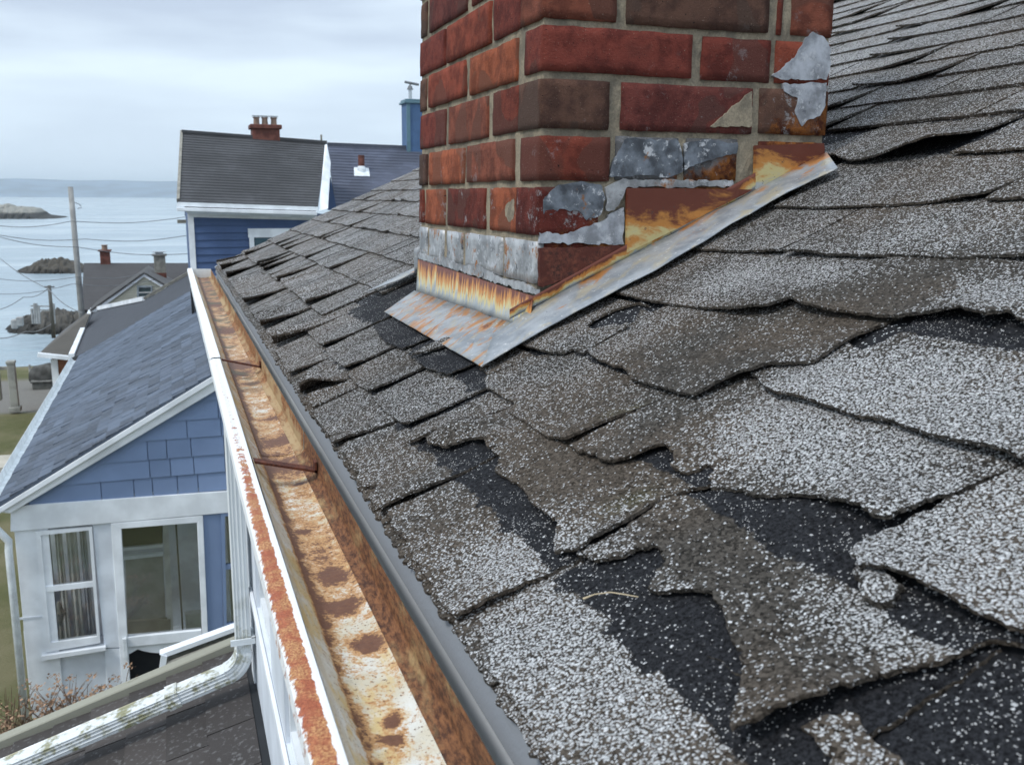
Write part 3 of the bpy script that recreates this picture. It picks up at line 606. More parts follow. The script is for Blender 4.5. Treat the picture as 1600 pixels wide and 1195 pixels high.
# ---- gutter
gut = empty('gutter', (0, 0, 0)); gut.parent = house; gut.location = -house.location
GB, GFr, ZF, LI_, LO, ZL = .160, .102, -.363, .079, .058, -.320
spots = [aZ(a, b, ZF) for a, b in [(475, 832), (465, 757), (520, 900), (532, 948), (575, 1008), (615, 1125), (612, 1155), (395, 600), (430, 655), (372, 585), (350, 520), (440, 690)]]
sr = [(.006, .004, 1.2), (.009, .003, .9), (.012, .008, 1.3), (.014, .009, 1.4), (.011, .009, 1.3), (.006, .005, 1.1), (.009, .004, 1.4), (.02, .01, .6), (.02, .008, .8), (.03, .02, .5), (.06, .02, .5), (.03, .02, .7)]
def gcol(y, k, x):
    x += .004 * fbm((y * 45, x * 60, 4), 4); y += .006 * fbm((y * 40, x * 70, 9), 4)
    f = .20 + .30 * math.exp(-((y - .95) / .22) ** 2) + .50 * sm(.113, .102, x + .003 * fbm((y * 8, 0, 1))) + .28 * sm(.8, 1.5, y) + .22 * sm(2, 4, y) + .22 * sm(.150, .160, x) * sm(.9, .5, y) + .12 * fbm((y * 5, x * 20, 0), 3)
    for p, (rx, ry, a) in zip(spots, sr):
        q = ((x - p.x) / rx) ** 2 + ((y - p.y) / (ry * 1.6)) ** 2
        if q < 8: f += a * math.exp(-q)
    for y0 in (1.32, 2.15, 2.75, 3.4): f += .5 * math.exp(-((y - y0 + .02) / .05) ** 2)
    return (max(0, f), sm(1.6, 2.2, y) * .9, 0)
floor_prof = [(lerp(GFr, GB - .012, i / 20), ZF + .0035 * abs(i / 10 - 1) ** 3) for i in range(21)]
strip('gutter_floor', floor_prof, -.3, 1.36, M_GF, gut, 300, colf=gcol)
strip('gutter_floor', [(x, z + .0008) for x, z in floor_prof], 1.355, SE + .02, M_GF, gut, 240, colf=gcol)
strip('gutter_back', [(GB - .0122, ZF + .003), (GB - .004, ZF + .006), (GB - .001, ZF + .010), (GB, ZF + .012), (GB + .001, ZE - .012)], -1.2, 1.34, M_GB, gut, 1)
strip('gutter_back', [(GB - .0122, ZF + .003), (GB - .004, ZF + .006), (GB - .001, ZF + .010), (GB - .0008, ZF + .012), (GB + .0002, ZE - .012)], 1.34, SE + .02, M_GBF, gut, 1)
strip('gutter_front', [(GFr, ZF + .0035), (GFr - .004, ZF + .008), (.088, ZF + .022), (LI_ + .002, ZL - .004), (LI_, ZL)], -.9, SE + .02, M_GF, gut, 60, colf=lambda y, k, x: (.05 + .75 * sm(.35, 0, k) + .2 * sm(.8, 1.6, y), .1, 0))
def lcol(y, k, x):
    n_ = .20 + .60 * sm(1.5, .62, y); return (n_ + .15 * sm(.95, .55, abs(k - .40) * 2) * sm(2.2, 1.2, y) - 1.2 * sm(.56, .64, k) - .6 * sm(.36, .30, k), 0, 0)
lp = [(LO + .010, ZL - .075), (LO - .001, ZL - .012), (LO, ZL - .003), (LO + .003, ZL + .0002), (lerp(LO, LI_, .35), ZL + .0012), (lerp(LO, LI_, .62), ZL + .0010), (LI_ - .004, ZL + .0014), (LI_ - .001, ZL + .0012), (LI_, ZL - .001), (LI_ - .0015, ZL - .006)]
YJ = aZ(345, 560, ZL).y
strip('gutter_lip', lp, -.9, YJ - .004, M_LIP, gut, 60, colf=lcol, wob=.0012)
strip('gutter_lip', [(x + .0012, z + .001) for x, z in lp], YJ + .003, SE + .02, M_LIP, gut, 60, colf=lcol, wob=.0012)
gb = MB(); gb.slab([(LO + .010, -1.2, ZL - .0755), (GB + .001, -1.2, ZF - .02), (GB + .001, -1.2, ZF - .004), (GFr - .002, -1.2, ZF - .004), (LO + .014, -1.2, ZL - .03)], (0, SE + 1.2, 0)); gb.build('gutter_underside', M_ALU, gut)
ge = MB(); ge.slab([(LO, SE + .02, ZL), (GFr, SE + .02, ZF), (GB, SE + .02, ZF), (GB, SE + .02, ZE - .01)], (0, .004, 0)); ge.build('gutter_end_cap', M_ALU, gut)
sy = [aZ(440, 733, -.338).y, aZ(375, 570, -.338).y, aZ(352, 503, -.338).y, aZ(335, 455, -.338).y, aZ(322, 437, -.338).y]
for i, y in enumerate(sy[:2]):
    b = MB(); tl = .018 if i == 0 else .010
    b.hexa([(LI_ - .004, y, ZL - .006), (LI_ - .004, y + tl, ZL - .006), (GB - .001, y + tl, ZF + .016), (GB - .001, y, ZF + .016)], [(LI_ - .004, y, ZL - .003), (LI_ - .004, y + tl, ZL - .003), (GB - .001, y + tl, ZF + .019), (GB - .001, y, ZF + .019)])
    b.box(GB - .004, GB - .0012, y, y + tl, ZF + .016, ZE - .02); b.build('gutter_strap', M_STRAP, gut)
jn = MB(); jn.box(GFr - .004, GB - .01, 1.352, 1.362, ZF + .001, ZF + .0055); 
# ---- wall under the eave with its band of windows
XW = .19; ZJ = -1.66; YC = 3.28
def yz(px_, py_): q = aX(px_, py_, XW); return q.y
wy = [2.98, 2.50, 2.16, 1.55]
wins = [(wy[1], wy[0]), (wy[3], wy[2]), (wy[3] - .85, wy[3] - .12), (wy[3] - 1.7, wy[3] - .97)]
ZS, ZT = -1.27, -.52
M_OWN = plain('greenish_window_glass', (.09, .115, .115), .18, .2, 6)
M_ROOMSHADE = plain('grey_green_room_shade', (.13, .155, .155), .8, .15, 5)  # dark tone stands for the dim room behind the panes
wl = MB(); wl.box(XW, XW + .12, -1.2, YC, -5.2, ZS - .02); wl.box(XW, XW + .12, -1.2, YC, ZT + .02, ZE - .03)
ed = [YC] + [e for (a, b) in wins for e in (b, a)] + [-1.2]
for a, b in zip(ed[::2], ed[1::2]): wl.box(XW, XW + .12, b, a, ZS - .02, ZT + .02)
wl.box(XW + .12, XW + 6.5, YC - .12, YC, -5.2, ZE - .03); wl.box(XW + 1.2, XW + 6.5, YC, SE - .25, -5.2, ZE - .05); wl.build('wall', M_WALL, house)
cb = MB(); cb.box(XW - .008, XW - .001, YC - .09, YC + .012, ZJ, ZE - .05); cb.build('corner_board', M_WHT, house, .002)
sb = MB(); sb.box(XW - .012, XW - .001, -1.2, YC - .112, ZS - .05, ZS - .022); sb.build('window_sill', M_WHT, house, .002)
for a, b in wins:
    f = MB(); w_ = .018
    f.box(XW + .01, XW + .05, a + .001, a + w_, ZS - .02, ZT + .02); f.box(XW + .01, XW + .05, b - w_, b - .001, ZS - .02, ZT + .02)
    f.box(XW + .011, XW + .049, a + w_, b - w_, ZS - .019, ZS + w_); f.box(XW + .011, XW + .049, a + w_, b - w_, ZT - w_, ZT + .019)
    wo = f.build('window', M_WHT, house)
    g = MB(); g.box(XW + .026, XW + .030, a + w_, b - w_, ZS + w_, ZT - w_); g.build('pane', M_OWN, wo)
    g = MB()
    for i in range(12): g.box(XW + .075, XW + .09 + .012 * (i % 2), lerp(a, b, i / 12) + .001, lerp(a, b, (i + 1) / 12), ZS - .018, ZT + .018)
    g.build('dim_room_backing', M_ROOMSHADE, wo)  # backing strips coloured dark as interior shade
# ---- low side roof with individual shingles
PH = R(17); LN = V((-sin(PH), 0, cos(PH))); LP = V((XW - .001, 0, ZJ))
def LR(d, y, h=0): return LP + V((-d * cos(PH), 0, -d * sin(PH))) + V((0, y, 0)) + LN * h
YT = 3.50
lr = MB(); lr.hexa([LR(0, .4, -.06), LR(0, YT, -.06), LR(2.2, YT, -.06), LR(2.2, .4, -.06)], [LR(0, .4), LR(0, YT), LR(2.2, YT), LR(2.2, .4)])
low = lr.build('low_side_roof', M_DARK, house)
n_ = 0
for k in range(16):
    d = 2.2 - k * .135; y = YT - .005
    while y > 2.0:
        w_ = uni(.15, .30); e = y - w_; d1 = max(0.0, d - .15)
        b = MB(); h0, h1 = .011 + uni(0, .003), .004
        b.hexa([LR(d, y, h0 - .006), LR(d + uni(-.004, .004), e + .005, h0 - .006), LR(d1, e + .005, h1 - .003), LR(d1, y, h1 - .003)], [LR(d, y, h0), LR(d + uni(-.004, .004), e + .005, h0), LR(d1, e + .005, h1), LR(d1, y, h1)])
        b.build('shingle', M_LOW, low); y = e; n_ += 1
tb_ = MB(); tb_.hexa([LR(-.0, YT + .001, -.09), LR(-.0, YT + .055, -.09), LR(2.25, YT + .055, -.09), LR(2.25, YT + .001, -.09)], [LR(0, YT + .001, .035), LR(0, YT + .055, .035), LR(2.25, YT + .055, .035), LR(2.25, YT + .001, .035)])
tb_.build('edge_board', M_WOOD, house, .004)
fl = MB(); fl.hexa([LR(.0, 1.0, .012), LR(.0, YC - .11, .012), LR(.05, YC - .11, .014), LR(.05, 1.0, .014)], [LR(.0, 1.0, .015), LR(.0, YC - .11, .015), LR(.05, YC - .11, .016), LR(.05, 1.0, .016)])
# ---- downspout: ribbed rectangular leader, elbow and run along the low roof
def ribbed(path, name, frames, w=.066, d=.05):
    prof = []
    for (a, b) in [((-w / 2, -d / 2), (w / 2, -d / 2)), ((w / 2, -d / 2), (w / 2, d / 2)), ((w / 2, d / 2), (-w / 2, d / 2)), ((-w / 2, d / 2), (-w / 2, -d / 2))]:
        nx_, ny_ = (b[1] - a[1]), -(b[0] - a[0]); ln = math.hypot(nx_, ny_); nx_ /= ln; ny_ /= ln
        for i in range(12):
            f = i / 12; g = -.0022 * (1 if (i % 3) else 0)
            if i == 0: g = -.003
            prof.append((lerp(a[0], b[0], f) + nx_ * g, lerp(a[1], b[1], f) + ny_ * g))
    vs = []; m_ = len(prof)
    for p, (ax, ay) in zip(path, frames):
        for x, y in prof: vs.append(V(p) + V(ax) * x + V(ay) * y)
    fs = [[i * m_ + k, i * m_ + (k + 1) % m_, (i + 1) * m_ + (k + 1) % m_, (i + 1) * m_ + k] for i in range(len(path) - 1) for k in range(m_)]
    fs += [list(range(m_)), list(range((len(path) - 1) * m_, len(path) * m_))[::-1]]
    return vs, fs
ds = empty('downspout'); ds.parent = house; ds.location = -house.location
XD, YD = .150, 3.15
Yv, dn, sp_ = V((0, 1, 0)), V((0, 0, -1)), V((-cos(PH), 0, -sin(PH)))
q0 = V((XD, YD, -.40)); zt = ZJ + .155
v, f = ribbed([q0, V((XD, YD, zt))], 'p', [((0, 1, 0), (1, 0, 0))] * 2); mk('vertical_pipe', v, f, M_PIPE, ds)
pts, frs = [], []; cen = V((XD - .085, YD, zt))
for i in range(9):
    a = i / 8 * (pi / 2 - PH); dd = V((cos(a), 0, -sin(a))); pts.append(cen + dd * .085); frs.append((Yv, dd))
v, f = ribbed(pts, 'e', frs, .070, .054); mk('elbow', v, f, M_PIPE, ds, True)
pe = pts[-1]; v, f = ribbed([pe, pe + sp_ * 1.6], 'r', [(Yv, frs[-1][1])] * 2); mk('roof_run_pipe', v, f, M_PIPE, ds)
b = MB(); b.box(XD - .042, XD + .038, YD - .046, YD - .0375, -1.47, -1.45); b.box(XD + .026, XD + .038, YD - .045, YD + .045, -1.47, -1.45); b.build('pipe_strap', M_ALU, ds)
v, f = ribbed([V((.115, YD, ZF - .022)), V((.118, YD, ZF - .04)), V((XD, YD, -.405))], 'o', [((0, 1, 0), (1, 0, 0))] * 3); mk('outlet', v, f, M_PIPE, ds)
v, f = ribbed([pe + sp_ * .16, pe + sp_ * .20], 'c', [(Yv, frs[-1][1])] * 2, .074, .058); mk('pipe_collar', v, f, M_PIPE, ds)
# ================================================================== CHIMNEY of the house
chim = empty('chimney'); chim.parent = house; chim.location = -house.location
XK, YK, XR, YL = .482, 1.272, .957, 1.956
ZTOP = .66
def lean(p):   # the stack leans very slightly
    return V((p[0] + .020 * (p[2] + .15) * sm(1.0, .4, p[0]) , p[1], p[2]))
core = MB(); core.hexa([lean(q) for q in [(XK + .004, YK + .004, -.28), (XR - .004, YK + .004, -.05), (XR - .004, YL - .004, -.05), (XK + .004, YL - .004, -.28)]], [lean(q) for q in [(XK + .004, YK + .004, ZTOP), (XR - .004, YK + .004, ZTOP), (XR - .004, YL - .004, ZTOP), (XK + .004, YL - .004, ZTOP)]])
# mortar body, subdivided and roughened
bm = bmesh.new()
me = bpy.data.meshes.new('mortar'); me.from_pydata([tuple(v) for v in core.v], [], core.f); bm.from_mesh(me)
bmesh.ops.subdivide_edges(bm, edges=bm.edges[:], cuts=70, use_grid_fill=True)
for vtx in bm.verts:
    n = noise.noise_vector(vtx.co * 60) * .0016 + noise.noise_vector(vtx.co * 150) * .0012 + noise.noise_vector(vtx.co * 18) * .0014; vtx.co += n
bmesh.ops.recalc_face_normals(bm, faces=bm.faces); bm.to_mesh(me); bm.free(); me.materials.append(M_MO); link('mortar', me, chim)
def cuboid(x0, x1, y0, y1, z0, z1, res=.011, r=.005, amp=.0012, chips=()):
    L_ = (x1 - x0, y1 - y0, z1 - z0); n = [max(2, min(26, int(l / res))) for l in L_]; idx = {}; vs = []; fs = []
    def vid(i, j, k):
        if (i, j, k) not in idx:
            p = V((lerp(x0, x1, i / n[0]), lerp(y0, y1, j / n[1]), lerp(z0, z1, k / n[2])))
            c = V((min(max(p.x, x0 + r), x1 - r), min(max(p.y, y0 + r), y1 - r), min(max(p.z, z0 + r), z1 - r)))
            d = p - c
            if d.length > 1e-9: p = c + d.normalized() * min(r, d.length) if sum(1 for q in d if abs(q) > 1e-6) > 1 else p
            nv = noise.noise_vector(p * 55); p = p + nv * amp + noise.noise_vector(p * 24) * .0011 + noise.noise_vector(p * 140) * amp * .5
            for (cx, cy, cz, cr_, ca) in chips:
                q = (p - V((cx, cy, cz))).length
                if q < cr_: 
                    m_ = V(((x0 + x1) / 2, (y0 + y1) / 2, (z0 + z1) / 2)) - p; ax = V((1, 0, 0)) if abs(cx - x0) < .01 else V((0, 1, 0))
                    p += ax * ca * (1 - (q / cr_) ** 2) * (1 + .5 * fbm(p * 120))
            idx[(i, j, k)] = len(vs); vs.append(lean(p))
        return idx[(i, j, k)]
    for a in range(3):
        b, c = (a + 1) % 3, (a + 2) % 3
        for e in (0, n[a]):
            for i in range(n[b]):
                for j in range(n[c]):
                    q = []
                    for (u, v_) in ((i, j), (i + 1, j), (i + 1, j + 1), (i, j + 1)):
                        t = [0, 0, 0]; t[a] = e; t[b] = u; t[c] = v_; q.append(vid(*t))
                    fs.append(q if e else q[::-1])
    return vs, fs
def cz(y): return aX(0, 0, 1).z if False else (lambda q: q.z)(kz(y))
def kz(py):   # height on the near corner
    lo, hi = -1., 1.5
    for _ in range(40):
        md = (lo + hi) / 2; p = lean((XK, YK, md)); Y = CY - F * p.dot(upv) / p.dot(fwd)
        if Y > py: lo = md
        else: hi = md
    return V((XK, YK, lo))
sc_ = 2.096
def fc(x, y): return (580 + x / sc_, y / sc_)        # measured on an enlarged detail
beds = [fc(555, y)[1] for y in (945, 780, 600, 430, 245, 70)]
bz = [kz(y).z for y in beds]; cp = (bz[-1] - bz[0]) / 5
while bz[-1] < ZTOP - .02: bz.append(bz[-1] + cp)
RED = [(.190, .050, .034), (.160, .042, .032), (.225, .060, .038), (.135, .042, .036), (.200, .070, .046)]
BRN = [(.095, .055, .042), (.105, .06, .045)]
ORG = [(.30, .095, .05)]
def pick(k): return {'r': random.choice(RED), 'b': random.choice(BRN), 'o': ORG[0], 'd': (.12, .03, .024), 's': (.20, .205, .21), 'g': (.13, .14, .15)}[k]
# rows from the bottom: right face (x boundaries at the detail scale, type), left face the same, corner belongs to 'corner'
ROWS = [  # (corner brick right end, corner brick left end, type), right bricks, left bricks
    ((825, 430, 'd'), [], [(425, 303, 's'), (293, 240, 's'), (233, 186, 's'), (178, 148, 's')]),
    ((745, None, 'd'), [(830, 1190, 'r')], [(552, 380, 'O'), (368, 243, 'r'), (236, 172, 'o'), (166, 140, 'r')]),
    ((775, 475, 'r'), [(785, 1003, 'g'), (1015, 1197, 'g'), (1255, 1475, 'd')], [(457, 303, 'r'), (298, 183, 'o'), (178, 138, 'b')]),
    ((768, None, 'b'), [(797, 1240, 'r'), (1250, 1487, 'b')], [(552, 382, 'r'), (371, 243, 'r'), (235, 139, 'r')]),
    ((1030, 480, 'r'), [(1055, 1290, 'r'), (1294, 1510, 'r')], [(462, 310, 'O'), (298, 180, 'r'), (173, 134, 'b')]),
    ((780, None, 'r'), [(803, 1275, 'b'), (1292, 1320, 'r'), (1338, 1525, 'r')], [(553, 380, 'r'), (375, 236, 'r'), (232, 134, 'r')]),
    ((1010, 480, 'r'), [(1035, 1260, 'r'), (1280, 1525, 'b')], [(462, 310, 'r'), (298, 180, 'r'), (173, 134, 'b')]),
]
while len(ROWS) < len(bz) - 1: ROWS.append(ROWS[5 if len(ROWS) % 2 else 6])
def rx(cx, z): q = aY(580 + cx / sc_, 300, YK); return q.x
def ly(cx, z): q = aX(580 + cx / sc_, 300, XK); return q.y
for r_, (cor, rt, lf) in enumerate(ROWS[:len(bz) - 1]):
    z0, z1 = bz[r_] + .0042, bz[r_ + 1] - .0042
    if r_ == 0: z0 += .002
    def put(x0, x1, y0, y1, k, chips=(), name='brick'):
        dz = uni(-.0012, .0012)
        v, f = cuboid(x0, x1, y0, y1, z0 + dz, z1 + dz, chips=chips, amp=.0012 if k in 'Oo' else .0009, r=.0018)
        o = mk(name, v, f, M_SILB if k == 's' else M_BR, chim, True, recalc=False); c = pick('o' if k == 'O' else k); j = uni(.85, 1.15); o.color = (c[0] * j, c[1] * j, c[2] * j, 1)
    ce = rx(cor[0], 0) - .001; cl_ = ly(cor[1], 0) if cor[1] else YK + .088
    ya = uni(-.0015, .0015)
    if r_ == 0: put(XK, XK + .012, YK + .0015, cl_ - .004, 's')
    put(XK + (.0125 if r_ == 0 else 0.0 if cor[1] else -.0005), min(ce, XR), YK + ya, cl_ - .004 if cor[1] else YK + .09, cor[2])
    for a, b, k in rt:
        x0, x1 = rx(a, 0) + .003, min(rx(b, 0) - .003, XR - .001)
        if x1 - x0 > .008: put(x0, x1, YK + uni(-.0015, .0015), YK + .09, k)
    for a, b, k in lf:
        y0, y1 = ly(a, 0) + .003, min(ly(b, 0) - .003, YL)
        if cor[1] is None and a > 540: y0 = YK + .0915
        ch = [(XK, (y0 + y1) / 2 - .01, (z0 + z1) / 2 + .008, .045, .0035), (XK, y0 + .02, (z0 + z1) / 2, .03, .0025)] if k == 'O' else ()
        if y1 - y0 > .008: put(XK + uni(-.0015, .0015), XK + .09, y0, y1, k, ch)
    # rear faces
    s = YL
    for (x0, x1) in ((XK + .10, XK + .29), (XK + .30, XR - .002)): put(x0, x1, YL - .09, YL + .001, 'r')
    yy = YK + .095
    while yy < YL - .12: put(XR - .09, XR + .0005, yy, min(yy + .19, YL - .1), 'r'); yy += .20
cp_ = MB(); cp_.hexa([lean(q) for q in [(XK - .03, YK - .03, ZTOP), (XR + .03, YK - .03, ZTOP), (XR + .03, YL + .03, ZTOP), (XK - .03, YL + .03, ZTOP)]], [lean(q) for q in [(XK - .03, YK - .03, ZTOP + .06), (XR + .03, YK - .03, ZTOP + .06), (XR + .03, YL + .03, ZTOP + .06), (XK - .03, YL + .03, ZTOP + .06)]]); cp_.build('chimney_cap', M_CONC, chim, .006)
M_CF = grad_rust('counter_flashing_rust', (9, 1.6, 1), .12)
# ---- silver sealant patches (thin skins over brick and joint)
def skin(name, pts, mat, plane='R', off=.0002, thick=.0008, res=.004, amp=.003, uvf=None, grid=.012, relief=.0003):
    pp = []
    for x, y in pts:
        a, b = fc(x, y); q = aY(a, b, YK) if plane == 'R' else aX(a, b, XK)
        pp.append((q.x if plane == 'R' else q.y, q.z))
    ol = []
    for a, b in zip(pp, pp[1:] + pp[:1]): ol += jagline(a, b, res, amp, .25)
    vv = [V(p) for p in ol]; n = len(vv); ins = []
    x = min(p.x for p in vv) + grid / 2
    while x < max(p.x for p in vv):
        z = min(p.y for p in vv) + grid / 2
        while z < max(p.y for p in vv): ins.append(V((x, z))); z += grid
        x += grid
    rr = geometry.delaunay_2d_cdt(vv + ins, [(i, (i + 1) % n) for i in range(n)], [], 1, 1e-6); v2, f2 = rr[0], [list(f) for f in rr[2]]
    def P(v, o):
        o += relief * fbm((v.x * 60, v.y * 60, 3), 3)
        p = lean((v.x, YK, v.y)) if plane == 'R' else lean((XK, v.x, v.y))
        return p + (V((0, -o, 0)) if plane == 'R' else V((-o, 0, 0)))
    ec = {(a, b) for f in f2 for a, b in zip(f, f[1:] + f[:1])}; N = len(v2)
    fs = f2 + [[i + N for i in f][::-1] for f in f2] + [[a, b, b + N, a + N] for a, b in ec if (b, a) not in ec]
    zz = [v.y for v in v2]; z0, z1 = min(zz), max(zz)
    uv = [(v.x, (v.y - z0) / (z1 - z0)) for v in v2] * 2
    return mk(name, [P(v, off + thick) for v in v2] + [P(v, off - .006) for v in v2], fs, mat, chim, False, uv)
skin('sealant_patch', [(1445, 105), (1475, 118), (1505, 165), (1502, 220), (1490, 262), (1350, 262), (1312, 248), (1345, 222), (1385, 190), (1415, 140)], M_SIL)
skin('sealant_patch', [(1345, 275), (1490, 272), (1486, 345), (1468, 380), (1430, 392), (1408, 415), (1385, 362), (1395, 322), (1350, 300)], M_SIL, off=.0009)
M_SILD = silver('dark_tar_paint', .25, 1.3, (.20, .225, .26))
skin('sealant_patch', [(775, 578), (790, 520), (830, 452), (900, 455), (1000, 462), (1015, 520), (1015, 565), (960, 582), (915, 574), (850, 578)], M_SILD)
skin('sealant_patch', [(1020, 470), (1080, 458), (1195, 466), (1195, 500), (1120, 520), (1050, 545), (1020, 560)], M_SILD, off=.0008)
skin('sealant_patch', [(556, 655), (600, 612), (690, 595), (745, 605), (762, 650), (745, 705), (700, 722), (672, 690), (610, 684), (575, 705), (556, 730)], M_SILD, off=.0009)
skin('sealant_patch', [(545, 762), (640, 765), (760, 722), (800, 690), (822, 680), (824, 800), (545, 797)], M_SIL, off=.0012)
skin('sealant_patch', [(760, 615), (810, 590), (1180, 590), (1182, 612), (830, 614), (820, 640), (790, 690), (765, 690)], M_SILB, off=.0014)
skin('mortar_patch', [(1105, 415), (1160, 370), (1242, 300), (1240, 415)], M_MO, off=.002)
# flaking paint skin over the joints of the lowest left course
skin('sealant_patch', [(150, 845), (540, 965), (540, 948), (500, 925), (430, 912), (350, 870), (300, 872), (240, 842), (190, 840), (150, 826)], M_SILB, 'L', off=.0006, amp=.003, relief=.0004)
# ---- counter flashing plates stepped up the right face
skin('counter_flashing', [(828, 616), (1186, 620), (1240, 622), (1150, 668), (990, 750), (828, 828)], M_CF, off=.006, amp=.0004, relief=.0004)
skin('counter_flashing', [(1250, 478), (1474, 470), (1476, 505), (1380, 556), (1250, 622)], M_CF, off=.006, amp=.0008, relief=.0004)
skin('counter_flashing', [(545, 812), (822, 806), (822, 832), (700, 885), (556, 940), (545, 935)], rusty('dark_rust_plate', (.075, .018, .012), .42, .66, 30, (.035, .014, .012), (.16, .05, .03)), off=.0045, amp=.002, relief=.0006)
# ---- step flashing: upstand and roof leg running up the slope
def ribbon(name, A_, B_, mat, thick=.0016, n=40, uvs=True, nrm=V((0, 0, 1)), wav=.001):
    vs, uv = [], []
    for k in (0, 1):
        for i in range(n + 1):
            f = i / n
            for j in range(5):
                g = j / 4; p = A_(f).lerp(B_(f), g) + nrm * (wav * fbm((f * 9, g * 2, 1), 2) - k * thick)
                vs.append(p); uv.append((f * .8, g))
    W_ = 5; M_ = W_ * (n + 1)
    fs = [[i * W_ + j, i * W_ + j + 1, (i + 1) * W_ + j + 1, (i + 1) * W_ + j] for i in range(n) for j in range(4)]
    fs += [[q + M_ for q in f][::-1] for f in fs]
    for i in range(n): fs += [[i * W_, (i + 1) * W_, (i + 1) * W_ + M_, i * W_ + M_], [i * W_ + 4, (i + 1) * W_ + 4, (i + 1) * W_ + 4 + M_, i * W_ + 4 + M_]]
    fs += [[j, j + 1, j + 1 + M_, j + M_] for j in range(4)] + [[n * W_ + j, n * W_ + j + 1, n * W_ + j + 1 + M_, n * W_ + j + M_] for j in range(4)]
    return mk(name, vs, fs, mat, chim, True, uv)
def pl(pts):   # px polyline -> function on the roof at height h
    def g(h):
        q = [st(*p, h) for p in pts]
        def at(f):
            x = f * (len(q) - 1); i = min(int(x), len(q) - 2); a, b = q[i], q[i + 1]; return RP(lerp(a[0], b[0], x - i), lerp(a[1], b[1], x - i), h)
        return at
    return g
nl = NR
outer = pl([(748, 560), (850, 500), (940, 452), (1020, 410), (1120, 350), (1220, 293), (1306, 252)])(.019)
def crease(f): 
    t = lerp(-.055, .545, f); return RP(YK - .006 - .024 * sm(.03, -.05, t), t, .021)
ribbon('step_flashing', crease, outer, M_SF, nrm=nl, wav=.002)
def up1(f):
    t = lerp(-.02, .49, f); return lean(RP(YK - .006, t, .021)) + V((0, 0, 0))
def up2(f):
    t = lerp(-.02, .49, f); return lean(RP(YK - .0065, t, .021)) + V((0, 0, lerp(.014, .028, f)))
ribbon('step_flashing', up1, up2, grad_rust('flashing_upstand_rust', (14, .4, 1), .12), nrm=V((0, -1, 0)), wav=.0005)
# ---- apron flashing on the downhill face
XA = XK - .008
tl = aX(*fc(150, 850), XA); tr = aX(*fc(530, 972), XA)
zb = lambda y: RP(y, (XA - P0.x) / CT, .020).z
ca, cb_ = aP(650, 455, P0 - NR * .002, NR), aP(825, 514, P0 - NR * .002, NR)
ya, yb = YL - .012, YK - .002
def ap1(f): return ca.lerp(cb_, f)
def ap2(f): y = lerp(ya, yb, f); return lean((XA + .003, y, lerp(tl.z, tr.z, f)))
ribbon('apron_upstand', ap1, ap2, grad_rust('apron_upstand_rust_runs', (60, .22, 1), -.06), nrm=V((-1, 0, 0)), wav=.0014)
o1, o2 = st(596, 478, .019), st(747, 560, .019)
def ap3(f): a = lerp(o1[0], o2[0], f); return RP(a, lerp(o1[1], o2[1], f), .0175)
def ap0(f): return ca.lerp(cb_, f) + V((0, lerp(.012, -.012, f), .0006))
ribbon('apron', ap0, ap3, M_AR, nrm=nl, wav=.0022)
def cr1(f): return RP(YL + .008, lerp(-.02, .12, f), .021)
def cr2(f): return RP(YL + .075, lerp(-.085, .12, f), .018)
ribbon('corner_flashing', cr1, cr2, M_SF, nrm=nl)
def fp1(f): return V((lerp(XA, XR, f), YL + .007, RP(0, (lerp(XA, XR, f) - P0.x) / CT, .02).z))
ribbon('step_flashing', fp1, lambda f: fp1(f) + V((0, 0, .05)), M_SF, nrm=V((0, 1, 0)), wav=.0005)
# pale pine needle lying in the bare hollow
nd = MB(); q = [RP(*st(a, b), .011) for a, b in [(912, 937), (930, 931), (955, 928), (975, 930), (998, 933)]]
for i, p in enumerate(q): p.z += .0006 * sin(i)
nd.tube(q, [.0008, .0004, .0004, .0004, .0003], 6); tag(nd.build('pine_needle', plain('dry_needle', (.55, .45, .3))), 'pale dry pine needle lying on the bare black patch of the near roof', 'needle')
# ================================================================== BLUE GABLED PORCH HOUSE, left
YP = 10.; D3 = 2.626
def c3(x, y, Y=YP): return aY(x / D3, 740 + y / D3, Y)
def c2(x, y, Y=YP): return aY(x / 2.9875, 400 + y / 2.9875, Y)
porch = tag(empty('porch_house', (-.6, YP, -5.2)), 'pale blue shingled gable porch with white glazed front and slate blue roof below the gutter', 'house')
def plate(name, pts, mat, parent, th=.03, dy=0, bevel=0):
    b = MB(); b.slab([V(p) + V((0, dy, 0)) for p in pts], (0, th, 0)); return b.build(name, mat, parent, bevel)
